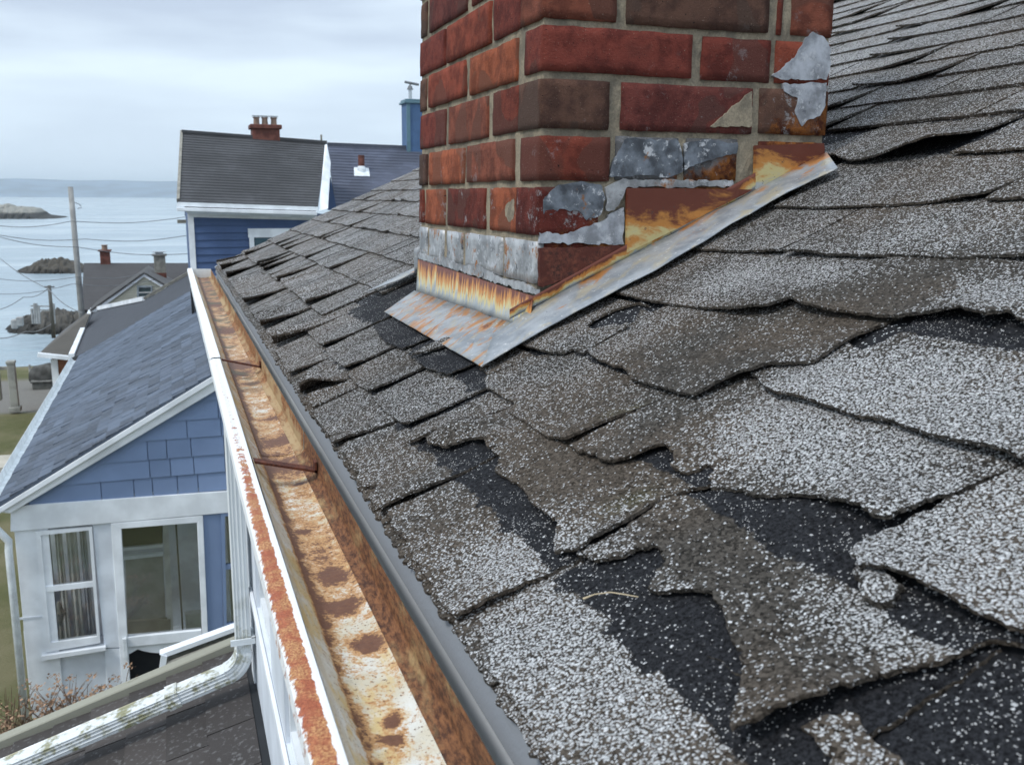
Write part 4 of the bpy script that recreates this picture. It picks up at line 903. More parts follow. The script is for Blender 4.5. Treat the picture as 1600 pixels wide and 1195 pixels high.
# gable siding: individual shingles clipped under the rake
ra, rb = aY(14, 792, YP), aY(350, 592, YP); rs = (rb.z - ra.z) / (rb.x - ra.x)
rz = lambda x: ra.z + (x - ra.x) * rs
rows_y = [c2(1090, 1085).z, c2(1090, 1000).z, c2(1090, 918).z, c2(1075, 833).z, c2(1060, 752).z, c2(1045, 668).z, c2(1020, 590).z, c2(1000, 505).z]
rowx = [[110, 457, 612, 700, 818, 915, 1055, 1180], [260, 692, 790, 900, 1047, 1180], [440, 688, 778, 892, 1047, 1180], [590, 878, 1037, 1160], [730, 1028, 1150], [850, 1060, 1150], [930, 1150]]
back = MB(); back.slab([(ra.x + .05, YP + .02, ra.z + .02), (.75, YP + .02, ra.z + .02), (.75, YP + .02, rz(.75))], (0, .05, 0)); back.build('gable_backing', M_BLUE, porch)
for k, xs_ in enumerate(rowx):
    z0, z1 = rows_y[k], rows_y[k + 1]
    for a, b in zip(xs_[:-1], xs_[1:]):
        xa, xb = c2(a, 900).x + .004, c2(b, 900).x - .004
        if xa > .72: continue
        pts = [(xa, z0), (xb, z0)]
        zr = rz(xb) - .01; zl = rz(xa) - .01
        if zr <= z0 + .01: continue
        pts += [(xb, min(z1, zr))]
        if zl < z1 and zr > z1: pts += [(xa + (xb - xa) * (z1 - zl) / (zr - zl), z1)]
        if zl > z0: pts += [(xa, min(z1, zl))]
        elif zl < z0: pts[0] = (xa + (xb - xa) * (z0 - zl) / (zr - zl), z0)
        b_ = MB(); n = len(pts); fr = [V((x, YP - .012 + .016 * (z - z0) / (z1 - z0), z)) for x, z in pts]; bkk = [V((x, YP + .019, z)) for x, z in pts]
        b_.add(fr + bkk, [list(range(n)), list(range(2 * n - 1, n - 1, -1))] + [[i, i + n, (i + 1) % n + n, (i + 1) % n] for i in range(n)]); b_.build('siding_shingle', M_BLUE, porch)
plate('frieze_board', [c3(45, 130), c3(1100, 56), c3(1100, 142), c3(45, 234)], M_WHT, porch, .05, -.03, .004)
plate('rake_board', [aY(0, 795, YP), aY(352, 578, YP), aY(352, 598, YP), aY(30, 790, YP), aY(18, 797, YP)], M_WHT, porch, .04, -.10, .004)
plate('rake_moulding', [aY(-4, 790, YP), aY(352, 571, YP), aY(352, 581, YP), aY(-2, 798, YP)], M_WHT, porch, .05, -.145, .004)
# porch walls
zg = -5.25
lx = c3(48, 130).x; lx2 = c3(112, 400).x
plate('corner_post', [(lx, YP, c3(48, 132).z), (lx + .30, YP, c3(48, 132).z), (lx + .30, YP, zg), (lx, YP, zg)], M_WHT, porch, .10, 0, .004)
bt = c3(180, 760)
plate('wall_panel', [(lx + .30, YP, c3(300, 745).z), (c3(440, 700).x, YP, c3(300, 745).z), (c3(440, 700).x, YP, zg), (lx + .30, YP, zg)], M_WALL, porch, .06, .035)
plate('panel_batten', [c3(62, 592, YP), c3(175, 582, YP), c3(175, 590, YP), c3(62, 600, YP)], M_WALL, porch, .012, -.006)
for x_ in (200, 432): plate('panel_batten', [c3(x_, 755), c3(x_ + 8, 755), c3(x_ + 20, 1100), c3(x_ + 12, 1100)], M_WHT, porch, .02, .02)
plate('wall_panel', [(lx + .30, YP, c3(140, 225).z), (c3(170, 450).x, YP, c3(140, 225).z), (c3(170, 450).x, YP, c3(300, 745).z), (lx + .30, YP, c3(300, 745).z)], M_WHT, porch, .06, .012)
plate('pilaster', [c3(378, 200), c3(462, 194), c3(500, 712), c3(428, 716)], M_WALL, porch, .07, 0, .004)
plate('pilaster', [c3(428, 720), c3(500, 716), c3(530, 1010), c3(452, 1010)], M_WALL, porch, .07, .004, .004)
def frame_win(o_, i_, name, mat, parent, th=.06, dy=-.02):
    """frame between outer and inner quads (same corner order)"""
    b = MB(); d = V((0, th, 0)); s_ = V((0, dy, 0))
    for k in range(4):
        j = (k + 1) % 4; q = [o_[k] + s_, o_[j] + s_, i_[j] + s_, i_[k] + s_]; b.slab(q, d)
    return b.build(name, mat, parent)
wq = [c3(148, 234), c3(378, 214), c3(412, 690), c3(186, 728)]; gi = [c3(168, 250), c3(365, 229), c3(398, 664), c3(208, 690)]
wf = frame_win(wq, gi, 'window', M_WHT, porch)
plate('meeting_rail', [c3(186, 462), c3(384, 440), c3(386, 461), c3(188, 484)], M_WHT, wf, .05, -.012)
plate('sill', [c3(172, 738), c3(434, 700), c3(434, 714), c3(174, 756)], M_WHT, wf, .10, -.06)
plate('pane', [p + V((0, .01, 0)) for p in gi], M_GL, wf, .006)
dq = [c3(455, 200), c3(832, 168), c3(868, 1010), c3(530, 1010)]; di = [c3(498, 222), c3(808, 197), c3(826, 634), c3(524, 664)]
df = MB(); t_ = V((0, .06, 0)); s_ = V((0, -.03, 0))
for q in ([c3(455, 200), c3(832, 168), c3(808, 197), c3(498, 222)], [c3(455, 200), c3(498, 222), c3(543, 1010), c3(512, 1010)], [c3(832, 168), c3(868, 1010), c3(846, 1010), c3(808, 197)], [c3(524, 666), c3(826, 636), c3(829, 676), c3(526, 706)]):
    df.slab([p + s_ for p in q], t_)
door = df.build('door', M_WHT, porch, .004)
plate('pane', [p + V((0, .01, 0)) for p in di], M_GL, door, .006)
cur = [c3(526, 708), c3(829, 678), c3(830, 684)] + [c3(x, 684 + 62 * sin(pi * (.08 + .84 * (830 - x) / 300)) ** .8 * (.6 + .4 * (830 - x) / 300)) for x in range(815, 540, -25)] + [c3(528, 740)]
plate('door_panel', cur, M_WHT, door, .03, .0)
hb = MB(); a = c3(512, 664); hb.box(a.x - .02, a.x + .02, YP - .075, YP - .031, a.z - .22, a.z); hb.build('handle', M_ALU, door, .005)
plate('blue_panel', [c3(833, 165), c3(905, 159), c3(920, 800), c3(856, 800)], M_BLUE, porch, .05, -.005)
w2 = [c3(905, 159), c3(1100, 142), c3(1110, 620), c3(918, 636)]; g2 = [c3(922, 172), c3(1085, 158), c3(1092, 600), c3(930, 612)]
wf2 = frame_win(w2, g2, 'window', M_BLUE, porch)
plate('meeting_rail', [c3(920, 372), c3(1090, 358), c3(1090, 376), c3(920, 392)], M_BLUE, wf2, .05, -.01)
plate('pane', [p + V((0, .01, 0)) for p in g2], M_GL, wf2, .006)
# room behind the glass
rm = MB(); x0, x1, zc = lx + .1, 1.3, c3(45, 234).z
rm.box(x0, x1, YP + 1.6, YP + 1.66, zg, zc); rm.box(x0 - .04, x0, YP + .11, YP + 1.66, zg, zg + .9); rm.box(x0, x1, YP + .11, YP + 1.6, zg + .07, zg + .13); 
rm.build('room_shell', M_ROOM, porch)  # ceiling and right wall left out so daylight brightens the room
# inner doorway, ledge, curtain folds
Yi = YP + 1.2
def c3i(x, y): return c3(x, y, Yi)
plate('inner_door', [c3i(515, 345), c3i(668, 330), c3i(680, 590), c3i(522, 600)], plain('inner_door_paint', (.30, .30, .29), .7), porch, .04)
plate('inner_frame', [c3i(668, 200), c3i(690, 200), c3i(712, 650), c3i(688, 650)], M_CURT, porch, .05, -.03)
plate('inner_rail', [c3i(503, 300), c3i(668, 284), c3i(668, 296), c3i(503, 312)], M_WHT, porch, .05, -.04)
plate('inner_rail', [c3i(505, 334), c3i(670, 318), c3i(670, 330), c3i(505, 348)], M_WHT, porch, .05, -.05)
plate('inner_sill', [c3i(520, 600), c3i(700, 590), c3i(700, 640), c3i(522, 650)], plain('inner_sill_paint', (.18, .17, .15)), porch, .08, -.05)
plate('recess_shade_plate', [c3(515, 715, YP + .25), c3(860, 690, YP + .25), c3(870, 1010, YP + .25), c3(530, 1010, YP + .25)], M_DARK, porch, .02)  # near-black sheet painting the shade below the door glass
plate('recess_shade_plate', [c3i(500, 205), c3i(668, 205), c3i(668, 283), c3i(503, 297)], M_DARK, porch, .02, -.01)  # near-black sheet painting the shade above the inner door
for xa, xb, m_ in ((215, 245, M_CURT), (262, 305, M_CURT), (318, 345, M_ROOM), (715, 722, M_DARK), (925, 960, M_CURT)):
    b = MB()
    for i in range(10):
        p, q = c3(lerp(xa, xb, i / 10), 150, YP + .4), c3(lerp(xa, xb, (i + 1) / 10), 150, YP + .4); y0, y1 = YP + .4 + .012 * sin(i * 1.3), YP + .4 + .012 * sin((i + 1) * 1.3)
        b.hexa([(p.x, y0, zg + .2), (q.x, y1, zg + .2), (q.x, y1 + .01, zg + .2), (p.x, y0 + .01, zg + .2)], [(p.x, y0, zc - .02), (q.x, y1, zc - .02), (q.x, y1 + .01, zc - .02), (p.x, y0 + .01, zc - .02)])
    b.build('curtain', m_, porch)
b = MB(); p = c3(250, 640, YP + .3); b.lathe((p.x, p.y, p.z - .15), [(.045, 0), (.02, .03), (.012, .2), (.035, .26), (.05, .34), (.03, .42), (.01, .46)]); b.build('table_lamp', M_CONC, porch)
b = MB(); p = c3(800, 600, YP + .5); b.box(p.x - .1, p.x + .1, YP + .5, YP + .6, p.z - .25, p.z + .08); b.build('box_file', M_CURT, porch, .01)
# side wall of the porch, with a gap left to let daylight into the room
sw = MB(); sw.box(lx - .02, lx + .06, YP + .10, 19.0, zg, zg + .95); sw.box(lx - .02, lx + .06, YP + .10, 19.0, c3(48, 132).z - .3, c3(48, 132).z); sw.box(lx - .02, lx + .06, YP + 1.7, 19.0, zg + .95, c3(48, 132).z - .3); sw.build('side_wall', M_WALL, porch)
# roof: plane running back from the front rake
pa = aY(-6, 790, YP - .15); pb = aY(352, 573, YP - .15); pd = (pb - pa).normalized(); pn = pd.cross(V((0, 1, 0))).normalized()
if pn.z < 0: pn = -pn
YF = 19.0
def PR(d, y, h=0): return V((pa.x, 0, pa.z)) + pd * d + V((0, y, 0)) + pn * h
D_R = 3.1
pr_ = MB(); pr_.hexa([PR(0, YP - .14, -.03), PR(D_R, YP - .14, -.03), PR(D_R, YF, -.03), PR(0, YF, -.03)], [PR(0, YP - .14, .0), PR(D_R, YP - .14, 0), PR(D_R, YF, 0), PR(0, YF, 0)])
pra = pr_.build('roof', M_SLB, porch)
rr_ = MB(); far = PR(D_R, 0, 0); rr_.hexa([(far.x, YP - .14, far.z), (far.x + 2.4, YP - .14, far.z - 1.5), (far.x + 2.4, YF, far.z - 1.5), (far.x, YF, far.z)], [(far.x, YP - .14, far.z - .03), (far.x + 2.4, YP - .14, far.z - 1.53), (far.x + 2.4, YF, far.z - 1.53), (far.x, YF, far.z - .03)]); rr_.build('rear_roof_slope', M_SLB, porch)
cell = []
ex = .145; nk = int(2.6 / ex)
for k in range(nk):
    y = YP - .14; k_ = 0; y += -.12 * (k % 2)
    while y < YF:
        w_ = .21 + .02 * noise.noise(V((k, y * 3, 0))); cell.append((k, max(y, YP - .14), min(y + w_ - .010, YF))); y += w_
cell.sort(key=lambda c: c[1] + c[0] * .0)
tri = ([], [])
for i, (k, y0, y1) in enumerate(cell):
    if y1 - y0 < .02: continue
    d0, d1 = k * ex, (k + 1) * ex + .02; h = .016 + uni(-.002, .006)
    q = [PR(d0, y0, .001), PR(d1, y0, .001), PR(d1, y1, .001), PR(d0, y1, .001)], [PR(d0, y0, h), PR(d1, y0, .003), PR(d1, y1, .003), PR(d0, y1, h + uni(-.003, .003))]
    if i < 295: b = MB(); b.hexa(*q); b.build('roof_shingle', M_SLB, pra)
    else:
        b = MB(); b.hexa(*q); n0 = len(tri[0]); tri[0].extend(b.v); tri[1].extend([[x + n0 for x in f] for f in b.f])
def perface(mat_name, c, v=.35):
    M = Mat(mat_name, .75); h = M.vor(1, M.map(sc=(2.2, 4.6, 2.2)))
    s_ = M.n('ShaderNodeSeparateColor'); M.t.links.new(h, s_.inputs[0])
    M.col(M.mix(s_.outputs[0], [x * (1 - v) for x in c], [x * (1 + v) for x in c])); M.bump(M.noise(60, 4), .6, .003); return M.m
tag(mk('roof_shingles', tri[0], tri[1], perface('blue_grey_roofing_far', (.068, .088, .122)), pra), kind='stuff')
# porch eave gutter and its downspout
ga = PR(-.02, YP - .2); gb_ = PR(-.02, YF)
b = MB()
for (dx, dz, dx2, dz2) in ((-.12, .02, -.105, -.07), (-.105, -.07, -.0, -.08), (-.0, -.08, .0, .0)):
    b.slab([(ga.x + dx, YP - .2, ga.z + dz), (ga.x + dx2, YP - .2, ga.z + dz2), (ga.x + dx2 + .008, YP - .2, ga.z + dz2 + .006), (ga.x + dx + .008, YP - .2, ga.z + dz + .006)], (0, YF - YP + .2, 0))
b.build('eave_gutter', M_ALU, porch)
b = MB(); b.tube([(ga.x - .055, YP - .12, ga.z - .07), (ga.x - .055, YP - .12, ga.z - .16), c3(12, 232) + V((0, -.10, 0)), c3(42, 262) + V((0, -.10, 0)), c3(42, 300) + V((0, -.10, 0)), (c3(42, 300).x, YP - .1, zg)], .036, 10); b.build('porch_downspout', M_ALU, porch, smooth=True)
# grey dormer cheek where the porch roof meets the taller wall
b = MB(); p1, p2, p3 = aY(298, 440, 15.5), aY(304, 532, 15.5), aY(345, 500, 15.5)
b.slab([p1, p2, aY(330, 540, 15.5), aY(345, 440, 15.5)], (0, 1.2, 0)); b.build('dormer_cheek', plain('dormer_grey', (.10, .115, .14), .7), porch)
b = MB(); b.slab([aY(297, 438, 15.4), aY(301, 438, 15.4), aY(306, 533, 15.4), aY(302, 533, 15.4)], (0, .08, 0)); b.build('corner_trim', M_DARK, porch)
# little bulkhead roof between porch and low roof
bulk = tag(empty('bulkhead_roof', c3(820, 750, 7.5)), 'small sloping grey board bulkhead roof just beyond the weathered edge board', 'roof')
plate('cheek', [c3(668, 742, 7.5), c3(985, 625, 7.5), c3(985, 880, 7.5), c3(645, 900, 7.5)], plain('bulkhead_boards', (.15, .15, .14), .9, .25, 20), bulk, .04)
plate('trim_board', [c3(655, 742, 7.4), c3(985, 622, 7.4), c3(985, 640, 7.4), c3(680, 752, 7.4)], M_WHT, bulk, .09)
plate('trim_board', [c3(662, 744, 7.38), c3(686, 750, 7.38), c3(668, 860, 7.38), c3(645, 860, 7.38)], M_WHT, bulk, .05)
plate('trim_board', [c3(685, 782, 7.36), c3(985, 668, 7.36), c3(985, 678, 7.36), c3(690, 795, 7.36)], M_STUC, bulk, .05)
# ================================================================== HOUSES BEYOND
def poly(name, pts, mat, parent, th=.06):
    b = MB(); n = (V(pts[1]) - V(pts[0])).cross(V(pts[2]) - V(pts[0])).normalized(); n = -n if n.z > 0 else n
    b.slab(pts, n * th); return b.build(name, mat, parent)
def banded(name, c, per, axis=2, v=.25, line=.6):
    M = Mat(name, .8); w_ = M.sep(M.g)[axis]
    f = M.math('FRACT', M.math('MULTIPLY', w_, 1 / per)); r_ = M.math('FLOOR', M.math('MULTIPLY', w_, 1 / per))
    n1 = M.noise(2.5, 3, .6, M.map(sc=(1.2, 1.2, .1 / per))); k = M.mix(n1, [x * (1 - v) for x in c], [x * (1 + v) for x in c])
    M.col(k); M.bump(f, .9, .05); return M.m
# dark roofed house directly behind the porch
dh = tag(empty('dark_roofed_house', (-1.2, 21, -5.3)), 'low house with charcoal roof and white eave edge behind the slate blue porch roof', 'house')
dA = aY(112, 559, 20.3); dn_ = pn
q = [aP(a, b, dA, dn_) for a, b in [(112, 559), (142, 487), (225, 470), (302, 425), (320, 470)]]
poly('roof', q, banded('charcoal_roofing', (.045, .05, .062), .09, 0), dh)
b = MB(); b.bar(q[0] + V((0, 0, .02)), q[1] + V((0, 0, .02)), .10, .12); b.bar(q[1] + V((0, 0, .05)), q[2] + V((0, 0, .05)), .09, .10); b.build('eave_trim', M_WHT, dh)
b = MB(); b.bar(q[2] + V((0, 0, .05)), q[3] + V((0, 0, .05)), .06, .06); b.build('rake_trim', M_STUC, dh)
b = MB(); b.box(q[0].x + .25, q[0].x + 3, 20.5, 26, -6, q[0].z - .1); b.build('wall', M_WALL, dh)
# russet cottage
ct = tag(empty('russet_cottage', (-2, 23, -5.3)), 'small cottage with russet walls and hipped brown roof left of the charcoal roof', 'house')
Yc = 23.5
poly('roof', [aY(60, 553, Yc), aY(114, 558, Yc), aY(141, 490, Yc + 2.5), aY(134, 490, Yc + 2.6)], banded('brown_roofing', (.10, .092, .080), .07), ct)
poly('roof_side', [aY(60, 553, Yc), aY(134, 490, Yc + 2.6), aY(120, 500, Yc + 5), aY(100, 515, Yc + 6)], M_SLG, ct)
b = MB(); b.bar(aY(59, 554, Yc - .05), aY(116, 560, Yc - .05), .12, .09); b.build('eave_trim', M_WHT, ct)
p, q_ = aY(80, 560, Yc + .3), aY(125, 560, Yc + .3)
b = MB(); b.box(p.x, q_.x + 1.5, Yc + .3, Yc + 4, -6.2, p.z - .02); b.build('wall', M_RED, ct)
for k in range(8):
    b = MB(); b.box(p.x + .16, q_.x + 1.4, Yc + .27, Yc + .30, p.z - .02 - .11 * (k + 1), p.z - .035 - .11 * k); b.build('wall_board', M_RED, ct)
b = MB(); b.box(p.x - .01, p.x + .13, Yc + .25, Yc + .299, -6.2, p.z - .02); b.build('corner_board', M_WHT, ct)
# grey house with cream cross gable
gh = tag(empty('grey_roofed_house', (-2, 31, -7)), 'house with broad dark grey roof and cream cross gable near the water', 'house')
Yg = 30.
rid = [aY(131, 411, Yg + 3), aY(330, 411, Yg + 3)]; ev = [aY(127, 484, Yg), aY(330, 484, Yg)]
poly('roof', [ev[0], ev[1], rid[1], rid[0]], banded('grey_house_roofing', (.058, .056, .058), .085), gh, .1)
poly('rear_roof_slope', [rid[0], rid[1], ev[1] + V((0, 6.2, 0)), ev[0] + V((0, 6.2, 0))], M_SLG, gh, .1)
b = MB(); b.box(ev[0].x + .15, ev[1].x, Yg + .3, Yg + 5.8, -8, ev[0].z - .1); b.build('wall', M_CREAM, gh)
b = MB(); b.slab([(ev[0].x + .1, Yg + .1, ev[0].z - .06), (rid[0].x + .08, Yg + 3, rid[0].z - .08), (ev[0].x + .1, Yg + 6.1, ev[0].z - .06)], (.08, 0, 0)); b.build('rake_board', M_WHT, gh)
Yw = Yg - .8
ga_, gl_, gr_ = aY(225, 427, Yw), aY(146, 483, Yw), aY(275, 455, Yw)
gable_pts = [gl_, ga_, gr_, aY(275, 520, Yw), aY(146, 520, Yw)]
b = MB(); b.slab(gable_pts, (0, .08, 0)); b.build('gable_wall', M_CREAM, gh)
zt_, zb_ = ga_.z, aY(225, 482, Yw).z; nb = 13
for k in range(nb):
    z0, z1 = lerp(zb_, zt_, k / nb), lerp(zb_, zt_, (k + 1) / nb)
    xl = lerp(gl_.x, ga_.x, max(0, (z1 - gl_.z) / (ga_.z - gl_.z))); xr = lerp(gr_.x, ga_.x, max(0, (z1 - gr_.z) / (ga_.z - gr_.z)))
    if xr - xl < .1: continue
    b = MB(); b.slab([(xl, Yw - .03, z0 + .008), (xr, Yw - .03, z0 + .008), (xr, Yw - .004, z1), (xl, Yw - .004, z1)], (0, .025, 0)); b.build('clapboard', M_CREAM, gh)
b = MB(); b.slab([aY(141, 486, Yw), aY(225, 426, Yw), aY(225, 432, Yw), aY(150, 487, Yw)], (0, .1, 0)); b.v = [v + V((0, -.1, 0)) for v in b.v]; b.build('rake_board', M_WHT, gh)
b = MB(); b.slab([aY(225, 426, Yw), aY(278, 457, Yw), aY(276, 462, Yw), aY(225, 432, Yw)], (0, .1, 0)); b.v = [v + V((0, -.1, 0)) for v in b.v]; b.build('rake_board', M_WHT, gh)
rp_ = aY(232, 415, Yg + 2.4)
poly('gable_roof_right', [aY(225, 425, Yw - .12), aY(282, 458, Yw - .12), aY(285, 445, Yg + 1.5), rp_], M_SLG, gh, .05)
poly('gable_roof_left', [aY(225, 425, Yw - .12), aY(140, 485, Yw - .12), aY(150, 470, Yg + .9), rp_], M_SLG, gh, .05)
wo = [aY(a, b_, Yw) for a, b_ in [(214, 446), (238, 446), (238, 468), (214, 468)]]; wi = [aY(a, b_, Yw) for a, b_ in [(217, 449), (235.5, 449), (235.5, 465), (217, 465)]]
fw = frame_win(wo, wi, 'window', plain('grey_frame', (.30, .34, .36)), gh, .08, -.07)
plate('pane', wi, plain('window_dark_glass', (.10, .13, .13), .1), fw, .01, -.03)
b = MB(); p = aY(225, 457, Yw - .05); b.box(p.x - .2, p.x + .2, Yw - .06, Yw - .045, p.z - .015, p.z + .015); b.build('meeting_rail', M_CURT, fw)
def brickstack(parent, x0, x1, yb, yt, Y, dep, mat, cap=.12, name='chimney'):
    a = aY(x0, yb, Y); c = aY(x1, yt, Y); b = MB(); b.box(a.x, c.x, Y, Y + dep, a.z - .3, c.z); o = b.build(name, mat, parent, .01)
    b = MB(); b.box(a.x - .05, c.x + .05, Y - .05, Y + dep + .05, c.z + .001, c.z + cap); b.build('cap', mat, o, .01); return o, a, c
o, a, c = brickstack(gh, 157, 171, 412, 393, Yg + 2.9, .3, M_BRF, .05)
b = MB(); b.lathe(((a.x + c.x) / 2, Yg + 3.05, c.z + .05), [(.09, 0), (.08, .12), (.1, .13), (.1, .15)]); b.build('chimney_pot', M_POT, o)
o, a, c = brickstack(gh, 243, 258, 448, 400, Yg + .9, .32, M_STUC, .05)
b = MB(); b.box(a.x - .004, c.x + .004, Yg + .896, Yg + 1.22, a.z - .3, lerp(a.z, c.z, .45)); b.build('brick_base', M_BRF, o)
b = MB(); b.box(a.x + .05, c.x - .05, Yg + .95, Yg + 1.17, c.z + .051, c.z + .11); b.box(a.x - .02, c.x + .02, Yg + .88, Yg + 1.24, c.z + .11, c.z + .13); b.build('flue_cap', M_ZINC, o)
# navy clapboard house
nh = tag(empty('navy_house', (2, 22, -5.5)), 'navy clapboard house with white trim, dark shingle roof and triple pot chimney', 'house')
Yn = 22.; Dn = 4.103
def n6(x, y, Y=Yn): return aY(270 + x / Dn, 170 + y / Dn, Y)
def roofrows(parent, a, b, c, d, n, mat, name='roof_course', thick=.02):
    """courses between eave a-b and ridge d-c"""
    for k in range(n):
        f0, f1 = k / n, (k + 1) / n + .2 / n
        p, q, r, s = a.lerp(d, f0), b.lerp(c, f0), b.lerp(c, min(1, f1)), a.lerp(d, min(1, f1)); up = V((0, -.004, thick))
        m_ = MB(); m_.hexa([p, q, r, s], [p + up, q + up, r + up * .25, s + up * .25]); m_.build(name, mat, parent)
ea, eb, ec_, ed_ = n6(35, 597, Yn - .35), n6(930, 628, Yn - .35), n6(985, 222, Yn + 2.4), n6(57, 152, Yn + 2.4)
rf = poly('roof', [ea, eb, ec_, ed_], M_SLD, nh, .08)
def far_roof(name, c):
    M = Mat(name, .85); cc = M.mix(M.ramp(M.noise(1.1, 4), .35, .65), [x * .8 for x in c], [x * 1.2 for x in c])
    s_ = M.n('ShaderNodeSeparateColor'); M.t.links.new(M.vor(1, M.map(sc=(3.2, .4, 9))), s_.inputs[0])
    M.col(M.mix(M.math('MULTIPLY', s_.outputs[0], .5), cc, [x * .6 for x in c])); M.bump(M.noise(80, 4), .5, .004); return M.m
M_NR = far_roof('navy_house_roofing', (.055, .056, .060)); M_NR2 = far_roof('blue_slate_roofing', (.070, .080, .115))
roofrows(rf, ea, eb, ec_, ed_, 26, M_NR)
poly('rear_roof_slope', [ec_, ed_, ed_ + V((0, 2.6, -1.9)), ec_ + V((0, 2.6, -1.9))], M_SLD, nh, .08)
b = MB(); b.bar(ed_ + V((0, 0, .02)), ec_ + V((0, 0, .02)), .18, .07); b.build('ridge_cap', M_NR, nh)
b = MB(); b.bar(n6(35, 590, Yn - .3), n6(57, 150, Yn + 2.45), .06, .10); b.build('rake_edge', M_STUC, nh)
plate('fascia', [n6(32, 598, Yn - .38), n6(930, 629, Yn - .38), n6(930, 655, Yn - .38), n6(24, 625, Yn - .38)], M_WHT, nh, .06)
plate('eave_gutter', [n6(22, 632, Yn - .44), n6(925, 660, Yn - .44), n6(925, 685, Yn - .44), n6(28, 656, Yn - .44)], M_WHT, nh, .10, 0, .01)
plate('soffit', [n6(80, 658, Yn - .3), n6(925, 686, Yn - .3), n6(925, 700, Yn - .3), n6(95, 672, Yn - .3)], M_WALL, nh, .3)
wa, wb = n6(100, 680), n6(1000, 700)
b = MB(); b.box(wa.x, wb.x, Yn, Yn + 4.4, -5.5, wa.z); b.build('wall', M_NAVY, nh)
plate('frieze_board', [n6(95, 672), n6(925, 700), n6(925, 716), n6(95, 694)], M_WHT, nh, .05, -.052)
b = MB(); b.box(wa.x - .02, n6(133, 700).x, Yn - .05, Yn - .001, -5.5, wa.z + .05); b.build('corner_board', M_WHT, nh)
for k in range(34):
    z1 = n6(300, 700).z - k * .157; z0 = z1 - .157
    b = MB(); x0 = n6(133, 700).x + .002; b.slab([(x0, Yn - .035, z0), (wb.x, Yn - .035, z0), (wb.x, Yn - .006, z1), (x0, Yn - .006, z1)], (0, .03, 0)); b.build('clapboard', M_NAVY, nh)
wz = n6(480, 768)
b = MB(); x0, x1 = n6(480, 768).x, n6(700, 768).x; z0 = n6(480, 768).z
b.box(x0, x1 + .6, Yn - .08, Yn - .036, n6(480, 825).z, z0); b.box(x0 + .02, x0 + .12, Yn - .075, Yn - .036, z0 - 1.5, n6(480, 825).z - .001); b.box(x1 + .4, x1 + .5, Yn - .075, Yn - .036, z0 - 1.5, n6(480, 825).z - .001); b.box(x0 + .02, x1 + .5, Yn - .078, Yn - .0365, z0 - 1.58, z0 - 1.501)
wv = b.build('window', M_WHT, nh); b = MB(); b.box(x0 + .12, x1 + .4, Yn - .055, Yn - .04, z0 - 1.5, n6(480, 825).z - .002); b.build('pane', plain('navy_window_glass', (.05, .09, .11), .1), wv)
b = MB(); p = n6(28, 712, Yn + .2); p2 = n6(88, 735, Yn + .2); b.box(p.x, p2.x, Yn + .2, Yn + .3, p2.z, p.z); b.build('wall_bracket', M_STUC, nh)
# white gable rake on the right end and the roof behind
b = MB(); b.slab([n6(975, 232, Yn + 2.2), n6(988, 228, Yn + 2.2), n6(1012, 345, Yn + 1.6), n6(995, 640, Yn - .2), n6(935, 655, Yn - .38), n6(950, 500, Yn + .4)], (.02, .12, 0)); b.build('gable_rake_board', M_WHT, nh)
b = MB(); b.slab([n6(1012, 440, Yn + 1.9), n6(1052, 650, Yn + 1.9), n6(995, 650, Yn + 1.9)], (0, .1, 0)); b.build('gable_wall', M_NAVY, nh)
fa_, fb_, fc_, fd_ = n6(1055, 700, Yn + 1.8), n6(1900, 740, Yn + 1.8), n6(1900, 268, Yn + 5.2), n6(990, 232, Yn + 5.2)
rf2 = poly('side_roof', [fa_, fb_, fc_, fd_], M_NR2, nh, .08); roofrows(rf2, fa_, fb_, fc_, fd_, 24, M_NR2)
b = MB(); b.bar(fd_, fc_, .2, .12); b.build('ridge_cap', M_SLN, nh)
b = MB(); b.box(fa_.x, fb_.x, Yn + 2, Yn + 8, -5.5, fa_.z - .05); b.build('side_wall', M_NAVY, nh)
o, a, c = brickstack(nh, 395, 437, 218, 202, Yn + 2.3, .55, M_BRF, .10)
for i, x in enumerate((401, 414, 428)):
    p = aY(x, 197, Yn + 2.55); b = MB(); b.lathe((p.x, Yn + 2.55, c.z + .10), [(.075, 0), (.065, .15), (.085, .16), (.085, .18), (.06, .18)]); b.build('chimney_pot', M_POT, o)
    b = MB(); b.box(p.x - .10, p.x + .10, Yn + 2.44, Yn + 2.66, c.z + .30, c.z + .315); b.tube([(p.x - .05, Yn + 2.55, c.z + .27), (p.x - .05, Yn + 2.55, c.z + .31)], .01, 5); b.tube([(p.x + .05, Yn + 2.55, c.z + .27), (p.x + .05, Yn + 2.55, c.z + .31)], .01, 5); b.build('pot_cowl', M_ZINC, o)
p = aY(502, 216, Yn + 2.6); b = MB(); b.tube([p - V((0, 0, .15)), p + V((0, 0, .08))], .025, 8); b.build('vent_stub', M_STUC, nh)
# vent pipe with white flashing
nrm2 = (fb_ - fa_).cross(fd_ - fa_).normalized(); nrm2 = nrm2 if nrm2.z > 0 else -nrm2
vp = [aP(270 + x / Dn, 170 + y / Dn, fa_, nrm2) + nrm2 * .03 for x, y in [(1160, 385), (1255, 390), (1262, 442), (1162, 440)]]
b = MB(); b.slab(vp, nrm2 * .015); o = b.build('vent_flashing', M_ALU, nh)
vc = aP(270 + 1210 / Dn, 170 + 405 / Dn, fa_, nrm2); b = MB(); b.lathe(vc - V((0, 0, .05)), [(.13, 0), (.12, .12), (.09, .20)]); b.build('vent_boot', M_ALU, o)
b = MB(); b.tube([vc, vc + V((0, 0, .43))], .085, 12); b.build('vent_pipe', M_BRF, nh)
